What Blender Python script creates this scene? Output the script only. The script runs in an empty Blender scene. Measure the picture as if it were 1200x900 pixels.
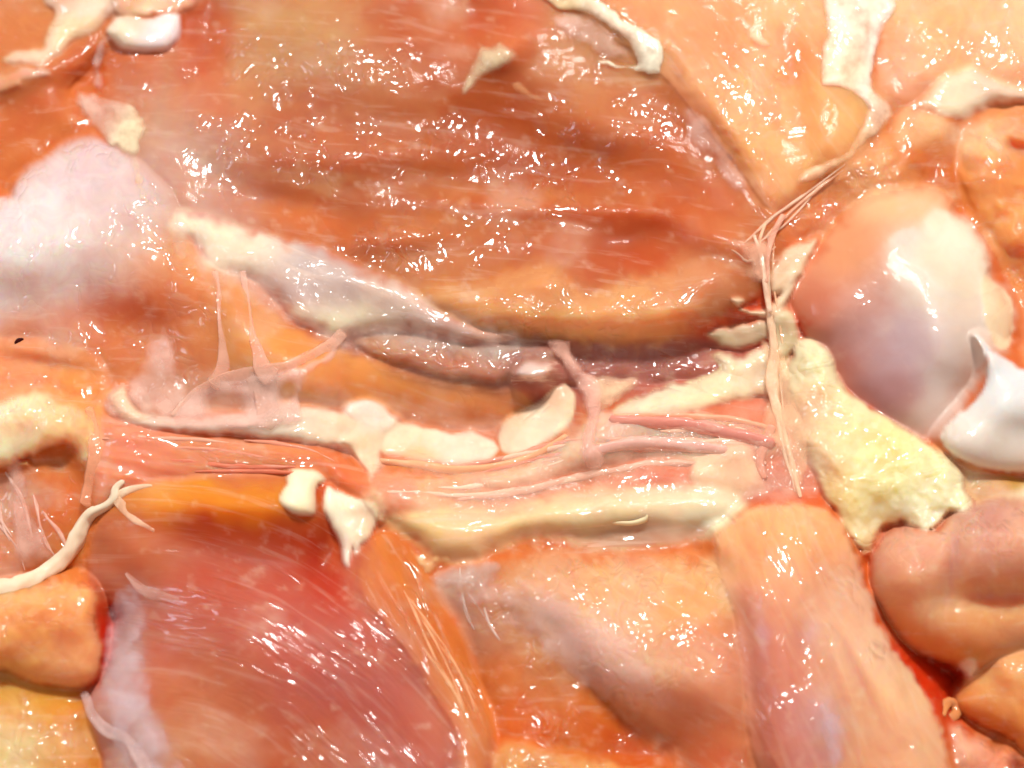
import bpy, math, random
import numpy as np
from mathutils import Vector

# ------------------------------------------------------------------ camera, world, lamps, exposure
U = 0.1 / 1200.0                 # metres per photo pixel at the subject plane: the frame is about 10 cm wide
EL = math.radians(60)            # the camera looks down at this elevation
LENS = 50.0
DIST = 1200 * U * LENS / 36.0
CAM = np.array([0.0, -math.cos(EL) * DIST, math.sin(EL) * DIST])

sc = bpy.context.scene
sc.render.engine = 'CYCLES'
sc.cycles.use_denoising = True
sc.cycles.use_adaptive_sampling = True
sc.cycles.adaptive_threshold = 0.06
sc.cycles.max_bounces = 6
sc.cycles.diffuse_bounces = 3
sc.cycles.glossy_bounces = 2
sc.cycles.transparent_max_bounces = 12
sc.cycles.sample_clamp_indirect = 4
sc.cycles.caustics_reflective = False
sc.cycles.caustics_refractive = False
cd = bpy.data.cameras.new('camera')
cam = bpy.data.objects.new('camera', cd)
sc.collection.objects.link(cam)
cam.location = CAM
cam.rotation_euler = (math.pi / 2 - EL, 0, 0)
cd.lens = LENS
cd.sensor_width = 36
cd.clip_start = 0.002
cd.clip_end = 20
cd.dof.use_dof = True
cd.dof.focus_distance = DIST - 0.004
cd.dof.aperture_fstop = 26
sc.camera = cam

w = bpy.data.worlds.new('World'); sc.world = w; w.use_nodes = True
bg = w.node_tree.nodes['Background']
bg.inputs[0].default_value = (1.0, 0.94, 0.88, 1)
bg.inputs[1].default_value = 0.44

def lamp(name, az, el, dist, size, power, col):
    """area lamp seen from the meat at azimuth az (0 = far side, + = right) and elevation el"""
    l = bpy.data.lights.new(name, 'AREA'); l.shape = 'DISK'; l.size = size; l.energy = power; l.color = col
    o = bpy.data.objects.new(name, l); sc.collection.objects.link(o)
    a, e = math.radians(az), math.radians(el)
    d = Vector((math.sin(a) * math.cos(e), math.cos(a) * math.cos(e), math.sin(e)))
    o.location = d * dist
    o.rotation_euler = d.to_track_quat('Z', 'Y').to_euler()
    return o
lamp('kitchen_lamp', 12, 56, 0.60, 0.105, 4.1, (1.0, 0.965, 0.91))
lamp('window_light', -62, 38, 0.80, 0.26, 1.0, (0.70, 0.82, 1.0))

sc.view_settings.view_transform = 'Standard'
sc.view_settings.look = 'None'
sc.view_settings.exposure = 0.0
sc.view_settings.gamma = 1.0

# ------------------------------------------------------------------ helpers
SE, CE = math.sin(EL), math.cos(EL)
FWD = np.array([0, CE, -SE]); RGT = np.array([1.0, 0, 0]); UPV = np.array([0, SE, CE])

def P(px, py, h):
    """the point on the photo's line of sight (px, py) at height h; all three in photo pixels"""
    px = np.asarray(px, float); py = np.asarray(py, float); h = np.asarray(h, float)
    a = (px - 600) / 1200 * 36 / LENS
    b = (450 - py) / 1200 * 36 / LENS
    d = FWD[None, :] + a[:, None] * RGT[None, :] + b[:, None] * UPV[None, :]
    k = (h * U - CAM[2]) / d[:, 2]
    return CAM[None, :] + d * k[:, None]

def _hash(ix, iy, seed):
    n = (ix.astype(np.int64) * 374761393 + iy.astype(np.int64) * 668265263 + seed * 69069) & 0x7fffffff
    n = (n ^ (n >> 13)) * 1274126177 & 0x7fffffff
    n = (n ^ (n >> 16)) & 0xffff
    return n / 32767.5 - 1.0

def vnoise(x, y, seed=0):
    ix = np.floor(x); iy = np.floor(y); fx = x - ix; fy = y - iy
    fx = fx * fx * fx * (fx * (fx * 6 - 15) + 10); fy = fy * fy * fy * (fy * (fy * 6 - 15) + 10)
    a = _hash(ix, iy, seed); b = _hash(ix + 1, iy, seed); c = _hash(ix, iy + 1, seed); d = _hash(ix + 1, iy + 1, seed)
    return (a * (1 - fx) + b * fx) * (1 - fy) + (c * (1 - fx) + d * fx) * fy

def fbm(x, y, seed=0, oct=3):
    s = 0; a = 1.0; t = 0
    for k in range(oct):
        s = s + a * vnoise(x * 2 ** k + 17.3 * k, y * 2 ** k - 9.1 * k, seed + k); t += a; a *= 0.5
    return s / t

def lin(c):
    c = np.asarray(c, float) / 255.0
    return np.where(c <= 0.04045, c / 12.92, ((c + 0.055) / 1.055) ** 2.4)

def smooth_closed(pts, spacing=4.0, wob=1.5, seed=0):
    p = np.asarray(pts, float); n = len(p); out = []
    for i in range(n):
        p0, p1, p2, p3 = p[i - 1], p[i], p[(i + 1) % n], p[(i + 2) % n]
        m = max(2, int(np.hypot(*(p2 - p1)) / spacing))
        t = np.linspace(0, 1, m, endpoint=False)[:, None]
        out.append(0.5 * ((2 * p1) + (-p0 + p2) * t + (2 * p0 - 5 * p1 + 4 * p2 - p3) * t ** 2 + (-p0 + 3 * p1 - 3 * p2 + p3) * t ** 3))
    q = np.concatenate(out)
    if wob:
        q = q + wob * np.stack([fbm(q[:, 0] / 22, q[:, 1] / 22, seed + 31, 2), fbm(q[:, 0] / 22, q[:, 1] / 22, seed + 57, 2)], 1) * 1.6
        q = q + wob * 0.9 * np.stack([vnoise(q[:, 0] / 8, q[:, 1] / 8, seed + 131), vnoise(q[:, 0] / 8, q[:, 1] / 8, seed + 157)], 1)
    return q

def sdf(x, y, poly):
    """signed distance (positive inside) and nearest point on a closed polygon"""
    n = len(x); best = np.full(n, 1e18); bx = np.zeros(n); by = np.zeros(n); inside = np.zeros(n, bool)
    A = poly; B = np.roll(poly, -1, 0)
    for (ax, ay), (cx, cy) in zip(A, B):
        ex, ey = cx - ax, cy - ay
        t = np.clip(((x - ax) * ex + (y - ay) * ey) / (ex * ex + ey * ey + 1e-9), 0, 1)
        qx, qy = ax + t * ex, ay + t * ey
        d = (x - qx) ** 2 + (y - qy) ** 2
        m = d < best
        best[m] = d[m]; bx[m] = qx[m]; by[m] = qy[m]
        if ey != 0:
            inside ^= ((ay > y) != (cy > y)) & (x < ex * (y - ay) / ey + ax)
    d = np.sqrt(best)
    return np.where(inside, d, -d), bx, by

def shepard(x, y, pts, soft=15.0, power=2.0):
    """smooth interpolation of the values at scattered control points"""
    p = np.asarray([q[:2] for q in pts], float); v = np.asarray([q[2] if np.ndim(q[2]) else [q[2]] for q in pts], float)
    num = 0; den = 0
    for (a, b), c in zip(p, v):
        wgt = 1.0 / ((x - a) ** 2 + (y - b) ** 2 + soft ** 2) ** power
        num = num + wgt[:, None] * c[None, :]; den = den + wgt
    return num / den[:, None]

# The flesh is one continuous skin: every piece is a domed patch, the patches are melted together,
# and each piece then becomes a closed mesh of its own from the stretch of skin that belongs to it.
def axis(lo, a, b, hi, fine, coarse):
    left = [a]
    st = fine
    while left[-1] > lo: st = min(coarse, st * 1.15); left.append(left[-1] - st)
    right = [b]; st = fine
    while right[-1] < hi: st = min(coarse, st * 1.15); right.append(right[-1] + st)
    return np.array(left[::-1][:-1] + list(np.arange(a, b, fine)) + right)
AX = axis(-330, -24, 1224, 1530, 2.5, 12); AY = axis(-330, -24, 924, 1240, 2.5, 12)
GX, GY = np.meshgrid(AX, AY); NY, NX = GX.shape
HM = np.full((NY, NX), -140.0); CM = np.full((NY, NX, 3), 0.2); ID = np.zeros((NY, NX), int)
WM = np.zeros((NY, NX))
PIECES = [None]; LATER = []

def bil(A, x, y):
    fx = np.interp(x, AX, np.arange(NX)); fy = np.interp(y, AY, np.arange(NY))
    fx = np.clip(fx, 0, NX - 1.001); fy = np.clip(fy, 0, NY - 1.001)
    ix = fx.astype(int); iy = fy.astype(int); tx = fx - ix; ty = fy - iy
    return (A[iy, ix] * (1 - tx) + A[iy, ix + 1] * tx) * (1 - ty) + (A[iy + 1, ix] * (1 - tx) + A[iy + 1, ix + 1] * tx) * ty

def blurred(A, blur):
    k = max(1, int(blur / 2.5))
    for _ in range(2):
        for ax in (0, 1):
            Q = np.pad(A, [(k, k) if q == ax else (0, 0) for q in (0, 1)], mode='edge')
            C = np.cumsum(np.insert(Q, 0, 0, axis=ax), axis=ax)
            A = (np.take(C, np.arange(2 * k + 1, C.shape[ax]), ax) - np.take(C, np.arange(0, C.shape[ax] - 2 * k - 1), ax)) / (2 * k + 1)
    return A

def surf(x, y, blur):
    return bil(blurred(HM, blur), x, y)

ROOT = bpy.data.objects.new('raw_chicken', None)
sc.collection.objects.link(ROOT)
ROOT['label'] = 'raw chicken cut open, glossy orange muscles with pale fat, membranes and joint cartilage'
ROOT['category'] = 'raw chicken'
SEED = [0]

def fill(o, verts, faces, mat, col, fuv, wet, alp, guv=None, edg=None, normals=None):
    me = o.data
    me.from_pydata(verts.tolist(), [], faces)
    me.update()
    me.polygons.foreach_set('use_smooth', np.ones(len(me.polygons), bool))
    a = me.attributes.new('col', 'FLOAT_COLOR', 'POINT')
    a.data.foreach_set('color', np.concatenate([col, np.ones((len(col), 1))], 1).astype(np.float32).ravel())
    a = me.attributes.new('fuv', 'FLOAT_VECTOR', 'POINT'); a.data.foreach_set('vector', fuv.astype(np.float32).ravel())
    a = me.attributes.new('guv', 'FLOAT_VECTOR', 'POINT'); a.data.foreach_set('vector', (fuv if guv is None else guv).astype(np.float32).ravel())
    a = me.attributes.new('wet', 'FLOAT', 'POINT'); a.data.foreach_set('value', wet.astype(np.float32))
    a = me.attributes.new('alp', 'FLOAT', 'POINT'); a.data.foreach_set('value', alp.astype(np.float32))
    a = me.attributes.new('edg', 'FLOAT', 'POINT'); a.data.foreach_set('value', (np.ones(len(col)) if edg is None else edg).astype(np.float32))
    me.materials.append(mat)
    if normals is not None: me.normals_split_custom_set_from_vertices(normals.tolist())

def new_part(name, parent, label):
    o = bpy.data.objects.new(name, bpy.data.meshes.new(name)); sc.collection.objects.link(o)
    o.parent = parent if parent is not None else ROOT
    if label: o['label'] = label
    return o

def ell(x, y, ax, ay, rad):
    if np.ndim(rad):
        rx, ry = rad[0], rad[1]; an = rad[2] if len(rad) > 2 else 0
    else: rx, ry, an = rad, rad, 0
    ca, sa = math.cos(math.radians(an)), math.sin(math.radians(an))
    du = ((x - ax) * ca + (y - ay) * sa) / rx; dv = (-(x - ax) * sa + (y - ay) * ca) / ry
    return np.exp(-(du * du + dv * dv))

def shade_fields(x, y, seed, base, cols, warp, wet, wetpts, alpha, alppts):
    wx = x + warp * fbm(x / 38, y / 38, seed + 11, 3); wy = y + warp * fbm(x / 38, y / 38, seed + 23, 3)
    cl = np.repeat(lin(base)[None, :], len(x), 0)
    if cols:
        num = cl * 0.25; den = np.full(len(x), 0.25)
        for cp in cols:
            g = ell(wx, wy, cp[0], cp[1], cp[3] if len(cp) > 3 else 50) * (cp[4] if len(cp) > 4 else 1.0) * 1.6
            num = num + g[:, None] * lin(cp[2])[None, :]; den = den + g
        cl = num / den[:, None]
    wv = np.full(len(x), float(wet))
    for (ax, ay, rad, st) in wetpts: wv = wv + st * ell(wx, wy, ax, ay, rad)
    av = np.full(len(x), float(alpha))
    for (ax, ay, rad, st) in alppts: av = av + st * ell(wx, wy, ax, ay, rad)
    return cl, wv, av

def relief(x, y, d, seed, H, t, r, soft, hb, noise, fib, ridge, drop, shp=None):
    rr = min(r, max(d.max(), 1.0))
    tt = np.clip(d / rr, 0, 1)
    if shp is not None and rr > 12:      # round off the creases of the distance field
        ds = blurred(d.reshape(shp), 0.22 * rr).ravel()
        tt = np.clip(np.minimum(ds, d * 1.5) / rr, 0, 1)
    top = H + t * np.clip(1 - (1 - tt) ** 2, 0, 1) ** (0.5 * soft) + np.where(d < 0, d * drop, 0)
    for (ax, ay, dh, rx, ry, an) in hb:
        top = top + dh * ell(x, y, ax, ay, (rx, ry, an)) * np.clip(d / 12, 0, 1)
    c, s = math.cos(math.radians(fib[0])), math.sin(math.radians(fib[0]))
    fu, fv = (x * c + y * s) / fib[1], (-x * s + y * c)
    fv2 = fv + 14 * fbm(x / 160, y / 160, seed + 3, 2)
    top = top + noise[0] * fbm(fu / noise[1], fv2 / noise[1], seed, 3) * np.clip(d / 14, 0, 1)
    if ridge:
        top = top + ridge[0] * np.clip(d / 14, 0, 1) * (1 - 2 * np.abs(vnoise(fu / (ridge[1] * 4), fv2 / ridge[1], seed + 77)))
    return top, fu, fv, fv2, c, s

def patch(name, outline, h, base, mat='meat', label=None, parent=None, t=30, r=40, rb=None, depth=60, hb=(), cols=(), csoft=28,
          noise=(3, 45), step=5, wob=1.6, fib=(0, 1), wet=0.35, wetpts=(), alpha=1.0, alppts=(), warp=10, ridge=None, hug=None, fade=None, soft=None, gst=1.0, gsc=1.0, k=None, drop=None, tone=(1, 1, 1), arc=None):
    """a fleshy piece: outline in photo pixels, edge height h (number or control points; above the skin built so far if hug),
    domed by t over the distance r, with bumps hb = (x, y, dh, rx, ry, angle); k = how widely it melts into its neighbours"""
    SEED[0] += 101; seed = SEED[0]
    o = new_part(name, parent, label)
    poly = smooth_closed(outline, 4, wob, seed)
    if mat == 'film':
        LATER.append(lambda: film(o, poly, seed, base, t, r, depth, noise, step, fib, wet, wetpts, alpha, alppts, warp, cols, fade, h))
        return o
    if mat in ('fat', 'curd'): noise = (noise[0] * 0.5, noise[1] * 1.3); wet = wet + 0.2; gst = max(gst, 1.6)
    k = k if k is not None else {'fat': 9, 'curd': 9, 'meat': 14, 'cartilage': 6}[mat]
    drop = drop if drop is not None else {'fat': 1.6, 'curd': 1.6, 'meat': 1.2, 'cartilage': 1.6}[mat]
    soft = soft if soft is not None else 1.2
    mg = 60
    x0, y0 = poly.min(0) - mg; x1, y1 = poly.max(0) + mg
    i0, i1 = np.searchsorted(AX, x0), np.searchsorted(AX, x1); j0, j1 = np.searchsorted(AY, y0), np.searchsorted(AY, y1)
    sl = (slice(j0, j1), slice(i0, i1)); shp = GX[sl].shape
    x, y = GX[sl].ravel(), GY[sl].ravel()
    d, _, _ = sdf(x, y, poly)
    H = shepard(x, y, h, 25)[:, 0] if np.ndim(h) else np.full(len(x), float(h))
    if hug: H = H + (blurred(HM, hug) if hug >= 1 else HM)[sl].ravel()
    top, fu, fv, fv2, c, s = relief(x, y, d, seed, H, t, r, soft, hb, noise, fib, ridge, drop, shp)
    cl, wv, av = shade_fields(x, y, seed, base, cols, warp, wet, wetpts, 1, ())
    cl = np.clip(cl * np.asarray(tone, float), 0, 0.92)
    if len(PIECES) == 1: w = np.ones(len(x)); HM[sl] = top.reshape(shp); wc = w
    else:
        old = HM[sl].ravel()
        w = np.clip(0.5 + 0.5 * (top - old) / k, 0, 1)
        HM[sl] = (old * (1 - w) + top * w + k * w * (1 - w)).reshape(shp)
        fd = fade if fade is not None else {'fat': 9, 'curd': 9, 'meat': 14, 'cartilage': 6}[mat]
        fq = np.clip((d + fd * 0.4 + 0.45 * fd * fbm(x / 14, y / 14, 5, 2)) / fd, 0, 1)
        wc = w * fq * fq * (3 - 2 * fq)
    W = wc.reshape(shp)[..., None]
    CM[sl] = CM[sl] * (1 - W) + cl.reshape(shp + (3,)) * W
    WM[sl] = WM[sl] * (1 - W[..., 0]) + wv.reshape(shp) * W[..., 0]
    own = (w > 0.5).reshape(shp)
    ID[sl][own] = len(PIECES)
    PIECES.append((o, mat, seed, fib, gst, gsc, arc))
    return o

def cut_pieces():
    """turn every piece's own stretch of the skin into a closed mesh"""
    pos = P(GX.ravel(), GY.ravel(), HM.ravel())
    P3 = pos.reshape(NY, NX, 3)
    nrm = np.cross(np.gradient(P3, axis=1), np.gradient(P3, axis=0)); nrm *= np.sign(np.sum(nrm * (CAM - P3), axis=2, keepdims=True)); nrm /= np.linalg.norm(nrm, axis=2, keepdims=True) + 1e-20
    nrm = nrm.reshape(-1, 3)
    for mi, (mat, rules) in enumerate(VARY.items()):
        ids = [n for n in range(1, len(PIECES)) if PIECES[n][1] == mat]
        m = np.isin(ID, ids).astype(float); m = np.clip(blurred(m, 5), 0, 1)
        for ri, (wl, lo, hi, amt, rgb) in enumerate(rules):
            f = fbm(GX / wl, GY / wl * 1.3, 900 + 13 * mi + 3 * ri, 4)
            f = np.clip((f - lo) / (hi - lo), 0, 1); f = (f * f * (3 - 2 * f) * amt * m)[..., None]
            CM[:] = CM * (1 - f) + np.asarray(rgb) * f
    cid = ID[:-1, :-1].copy()
    col = CM.reshape(-1, 3); wet = WM.ravel()
    vid = np.arange(NY * NX).reshape(NY, NX)
    for n in range(1, len(PIECES)):
        o, mat, seed, fib, gst, gsc, arc = PIECES[n]
        m0 = cid == n
        if m0.sum() < 3:
            print('no skin left for', o.name, o.get('label')); bpy.data.objects.remove(o); continue
        m = m0
        cj, ci = np.nonzero(m)
        q = np.stack([vid[cj, ci], vid[cj + 1, ci], vid[cj + 1, ci + 1], vid[cj, ci + 1]], 1)
        # distance (in cells) of each vertex from the rim of this piece
        pm = np.pad(m, 1)
        vm = pm[:-1, :-1] & pm[1:, :-1] & pm[:-1, 1:] & pm[1:, 1:]
        dist = np.zeros((NY, NX)); cur = vm
        for step in range(18):
            dist += cur
            e = np.pad(cur, 1)
            cur = e[1:-1, 1:-1] & e[:-2, 1:-1] & e[2:, 1:-1] & e[1:-1, :-2] & e[1:-1, 2:]
            if not cur.any(): break
        dv = dist.ravel()
        used = np.unique(q); remap = -np.ones(NY * NX, int); remap[used] = np.arange(len(used))
        nu = len(used)
        depth = 1.0 + 34 * np.sqrt(1 - (1 - np.clip(dv[used] / 14, 0, 1)) ** 2)
        low = P(GX.ravel()[used], GY.ravel()[used], HM.ravel()[used] - depth)
        kk = np.concatenate([used, used])
        qt = remap[q]; qb = qt[:, ::-1] + nu
        # the thin wall round the rim
        ed = np.concatenate([qt[:, [0, 1]], qt[:, [1, 2]], qt[:, [2, 3]], qt[:, [3, 0]]])
        key = np.sort(ed, 1); key = key[:, 0] * nu + key[:, 1]
        _, first, cnt = np.unique(key, return_index=True, return_counts=True)
        e1 = ed[first[cnt == 1]]
        wall = np.stack([e1[:, 1], e1[:, 0], e1[:, 0] + nu, e1[:, 1] + nu], 1)
        nn = np.concatenate([nrm[used], -nrm[used]])
        xx, yy = GX.ravel()[kk], GY.ravel()[kk]
        c, sn = math.cos(math.radians(fib[0])), math.sin(math.radians(fib[0]))
        al, ac = xx * c + yy * sn, -xx * sn + yy * c
        if arc:      # fibres that fan round a distant centre
            ac = np.hypot(xx - arc[0], yy - arc[1]); al = np.arctan2(xx - arc[0], arc[1] - yy) * arc[2]
        bend = ac + 14 * fbm(xx / 160, yy / 160, 3, 2)
        fu = np.stack([al / fib[1] / 100, bend / 100, 0 * xx], 1); gu = np.stack([al / gst / 100 * gsc, bend / 100 * gsc, 0 * xx], 1)
        fill(o, np.concatenate([pos[used], low]), qt.tolist() + qb.tolist() + wall.tolist(), MAT[mat], col[kk], fu, wet[kk], np.ones(len(kk)), gu,
             np.clip(dv[kk] / 13, 0.02, 1), nn)

def film(o, poly, seed, base, t, r, depth, noise, step, fib, wet, wetpts, alpha, alppts, warp, cols, fade, h):
    """a thin closed sheet of membrane lying just above the skin"""
    x0, y0 = poly.min(0) - step * 2; x1, y1 = poly.max(0) + step * 2
    nx, ny = int((x1 - x0) / step) + 1, int((y1 - y0) / step) + 1
    gx, gy = np.meshgrid(x0 + np.arange(nx) * step, y0 + np.arange(ny) * step)
    x, y = gx.ravel(), gy.ravel()
    d, bx, by = sdf(x, y, poly)
    ins = (d > 0.0).reshape(ny, nx)
    cell = ins[:-1, :-1] | ins[1:, :-1] | ins[:-1, 1:] | ins[1:, 1:]
    used = np.zeros((ny, nx), bool)
    used[:-1, :-1] |= cell; used[1:, :-1] |= cell; used[:-1, 1:] |= cell; used[1:, 1:] |= cell
    used = used.ravel(); edge = used & (d < 0.28 * step)
    x = np.where(edge, bx, x); y = np.where(edge, by, y); d = np.where(edge, 0.0, d)
    idx = -np.ones(nx * ny, int); idx[used] = np.arange(used.sum())
    x, y, d = x[used], y[used], d[used]; n = len(x)
    lift = h if not np.ndim(h) and abs(h) < 9 else 1.0
    H = np.maximum(surf(x, y, 10), surf(x, y, 3)) + 0.8 + lift
    top, fu, fv, fv2, c, s = relief(x, y, d, seed, H, min(t, 5), r, 1.6, (), (min(noise[0], 3), noise[1]), fib, None, 1)
    bot = H - 0.7 * np.clip(d / 4, 0, 1)
    isb = d <= 0; inner = ~isb
    bi = np.arange(n); bi[inner] = n + np.arange(inner.sum())
    I = idx.reshape(ny, nx); cy, cx = np.nonzero(cell)
    q = np.stack([I[cy, cx], I[cy + 1, cx], I[cy + 1, cx + 1], I[cy, cx + 1]], 1)
    q = q[~isb[q].all(1)]
    cl, wv, av = shade_fields(x, y, seed, base, cols, warp, wet, wetpts, alpha, alppts)
    fd = fade if fade is not None else 12
    fq = np.clip((d + 0.5 * fd * fbm(x / 14, y / 14, seed + 5, 2) * np.clip(d / 3, 0, 1)) / fd, 0, 1)
    av = 0.8 * np.clip(av, 0, 1) * fq * fq * (3 - 2 * fq)
    fuv = np.stack([fu / 100, fv2 / 100, top / 100], 1)
    kk = np.concatenate([np.arange(n), np.nonzero(inner)[0]])
    fill(o, np.concatenate([P(x, y, top), P(x[inner], y[inner], bot[inner])]), q.tolist() + bi[q][:, ::-1].tolist(), MAT['film'], cl[kk], fuv[kk], wv[kk], av[kk])

def strand(name, pts, col, mat='fat', label=None, parent=None, flat=1.0, seg=5, nr=12, wet=0.3, alpha=1.0, noise=0.12, lift=0.3):
    """a tapering strand through pts = (x, y, -, radius), lying on the skin, raised by lift times its radius"""
    SEED[0] += 101; seed = SEED[0]
    o = new_part(name, parent, label)
    LATER.append(lambda: strand_mesh(o, seed, pts, col, mat, flat, seg, nr, wet, alpha, noise, lift))
    return o

def strand_mesh(o, seed, pts, col, mat, flat, seg, nr, wet, alpha, noise, lift):
    p = np.asarray(pts, float); n = len(p)
    pp = np.concatenate([[2 * p[0] - p[1]], p, [2 * p[-1] - p[-2]]]); out = []
    for i in range(n - 1):
        p0, p1, p2, p3 = pp[i], pp[i + 1], pp[i + 2], pp[i + 3]
        m = max(2, int(np.hypot(*(p2 - p1)[:2]) / seg))
        t = np.linspace(0, 1, m, endpoint=False)[:, None]
        out.append(0.5 * ((2 * p1) + (-p0 + p2) * t + (2 * p0 - 5 * p1 + 4 * p2 - p3) * t ** 2 + (-p0 + 3 * p1 - 3 * p2 + p3) * t ** 3))
    q = np.concatenate(out + [p[-1:]]); m = len(q)
    q[:, 3] = np.maximum(q[:, 3], 0.6)
    hh = surf(q[:, 0], q[:, 1], 8) + q[:, 3] * lift
    q[:, 2] = np.convolve(np.pad(hh, 4, mode='edge'), np.ones(9) / 9, 'valid')
    q[:, 2] = np.maximum(q[:, 2], hh - 0.5 * q[:, 3])
    C = P(q[:, 0], q[:, 1], q[:, 2])
    T = np.gradient(C, axis=0); T /= np.linalg.norm(T, axis=1)[:, None] + 1e-12
    V = C - CAM[None, :]; V /= np.linalg.norm(V, axis=1)[:, None]
    S = np.cross(T, V); S /= np.linalg.norm(S, axis=1)[:, None] + 1e-12
    N = np.cross(S, T)
    s = np.linspace(0, 1, m)
    vs = []; an = np.linspace(0, 2 * math.pi, nr, endpoint=False)
    for j, a in enumerate(an):
        rad = q[:, 3] * (1 + noise * 2 * fbm(np.arange(m) * seg / 18 + 3 * math.cos(a), np.full(m, 2.0 * math.sin(a)), seed, 2))
        vs.append(C + U * rad[:, None] * (math.cos(a) * S + flat * math.sin(a) * N))
    vs = np.stack(vs, 1).reshape(-1, 3)
    faces = []
    for i in range(m - 1):
        for j in range(nr):
            k = (j + 1) % nr
            faces.append([i * nr + j, i * nr + k, (i + 1) * nr + k, (i + 1) * nr + j])
    e0 = len(vs); vs = np.concatenate([vs, C[:1] - T[:1] * U * q[0, 3] * 0.6, C[-1:] + T[-1:] * U * q[-1, 3] * 0.6])
    for j in range(nr):
        k = (j + 1) % nr
        faces.append([e0, k, j]); faces.append([e0 + 1, (m - 1) * nr + j, (m - 1) * nr + k])
    nv = len(vs)
    if np.ndim(col[0]):
        cs = np.stack([np.interp(s, np.linspace(0, 1, len(col)), lin(np.asarray(col))[:, ch]) for ch in range(3)], 1)
    else: cs = np.repeat(lin(col)[None, :], m, 0)
    cl = np.concatenate([np.repeat(cs, nr, 0), cs[:1], cs[-1:]])
    fu = np.concatenate([np.repeat(np.arange(m) * seg / 100, nr), [0, 0]]); fv = np.concatenate([np.tile(an, m) * 0.05, [0, 0]])
    fuv = np.stack([fu + seed * 0.37 % 40, fv, np.zeros(nv)], 1)
    fill(o, vs, faces, MAT[mat], cl, fuv, np.full(nv, wet), np.full(nv, alpha), None, np.clip(np.concatenate([np.repeat(q[:, 3], nr), q[:1, 3], q[-1:, 3]]) / 60, .01, .5))

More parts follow.
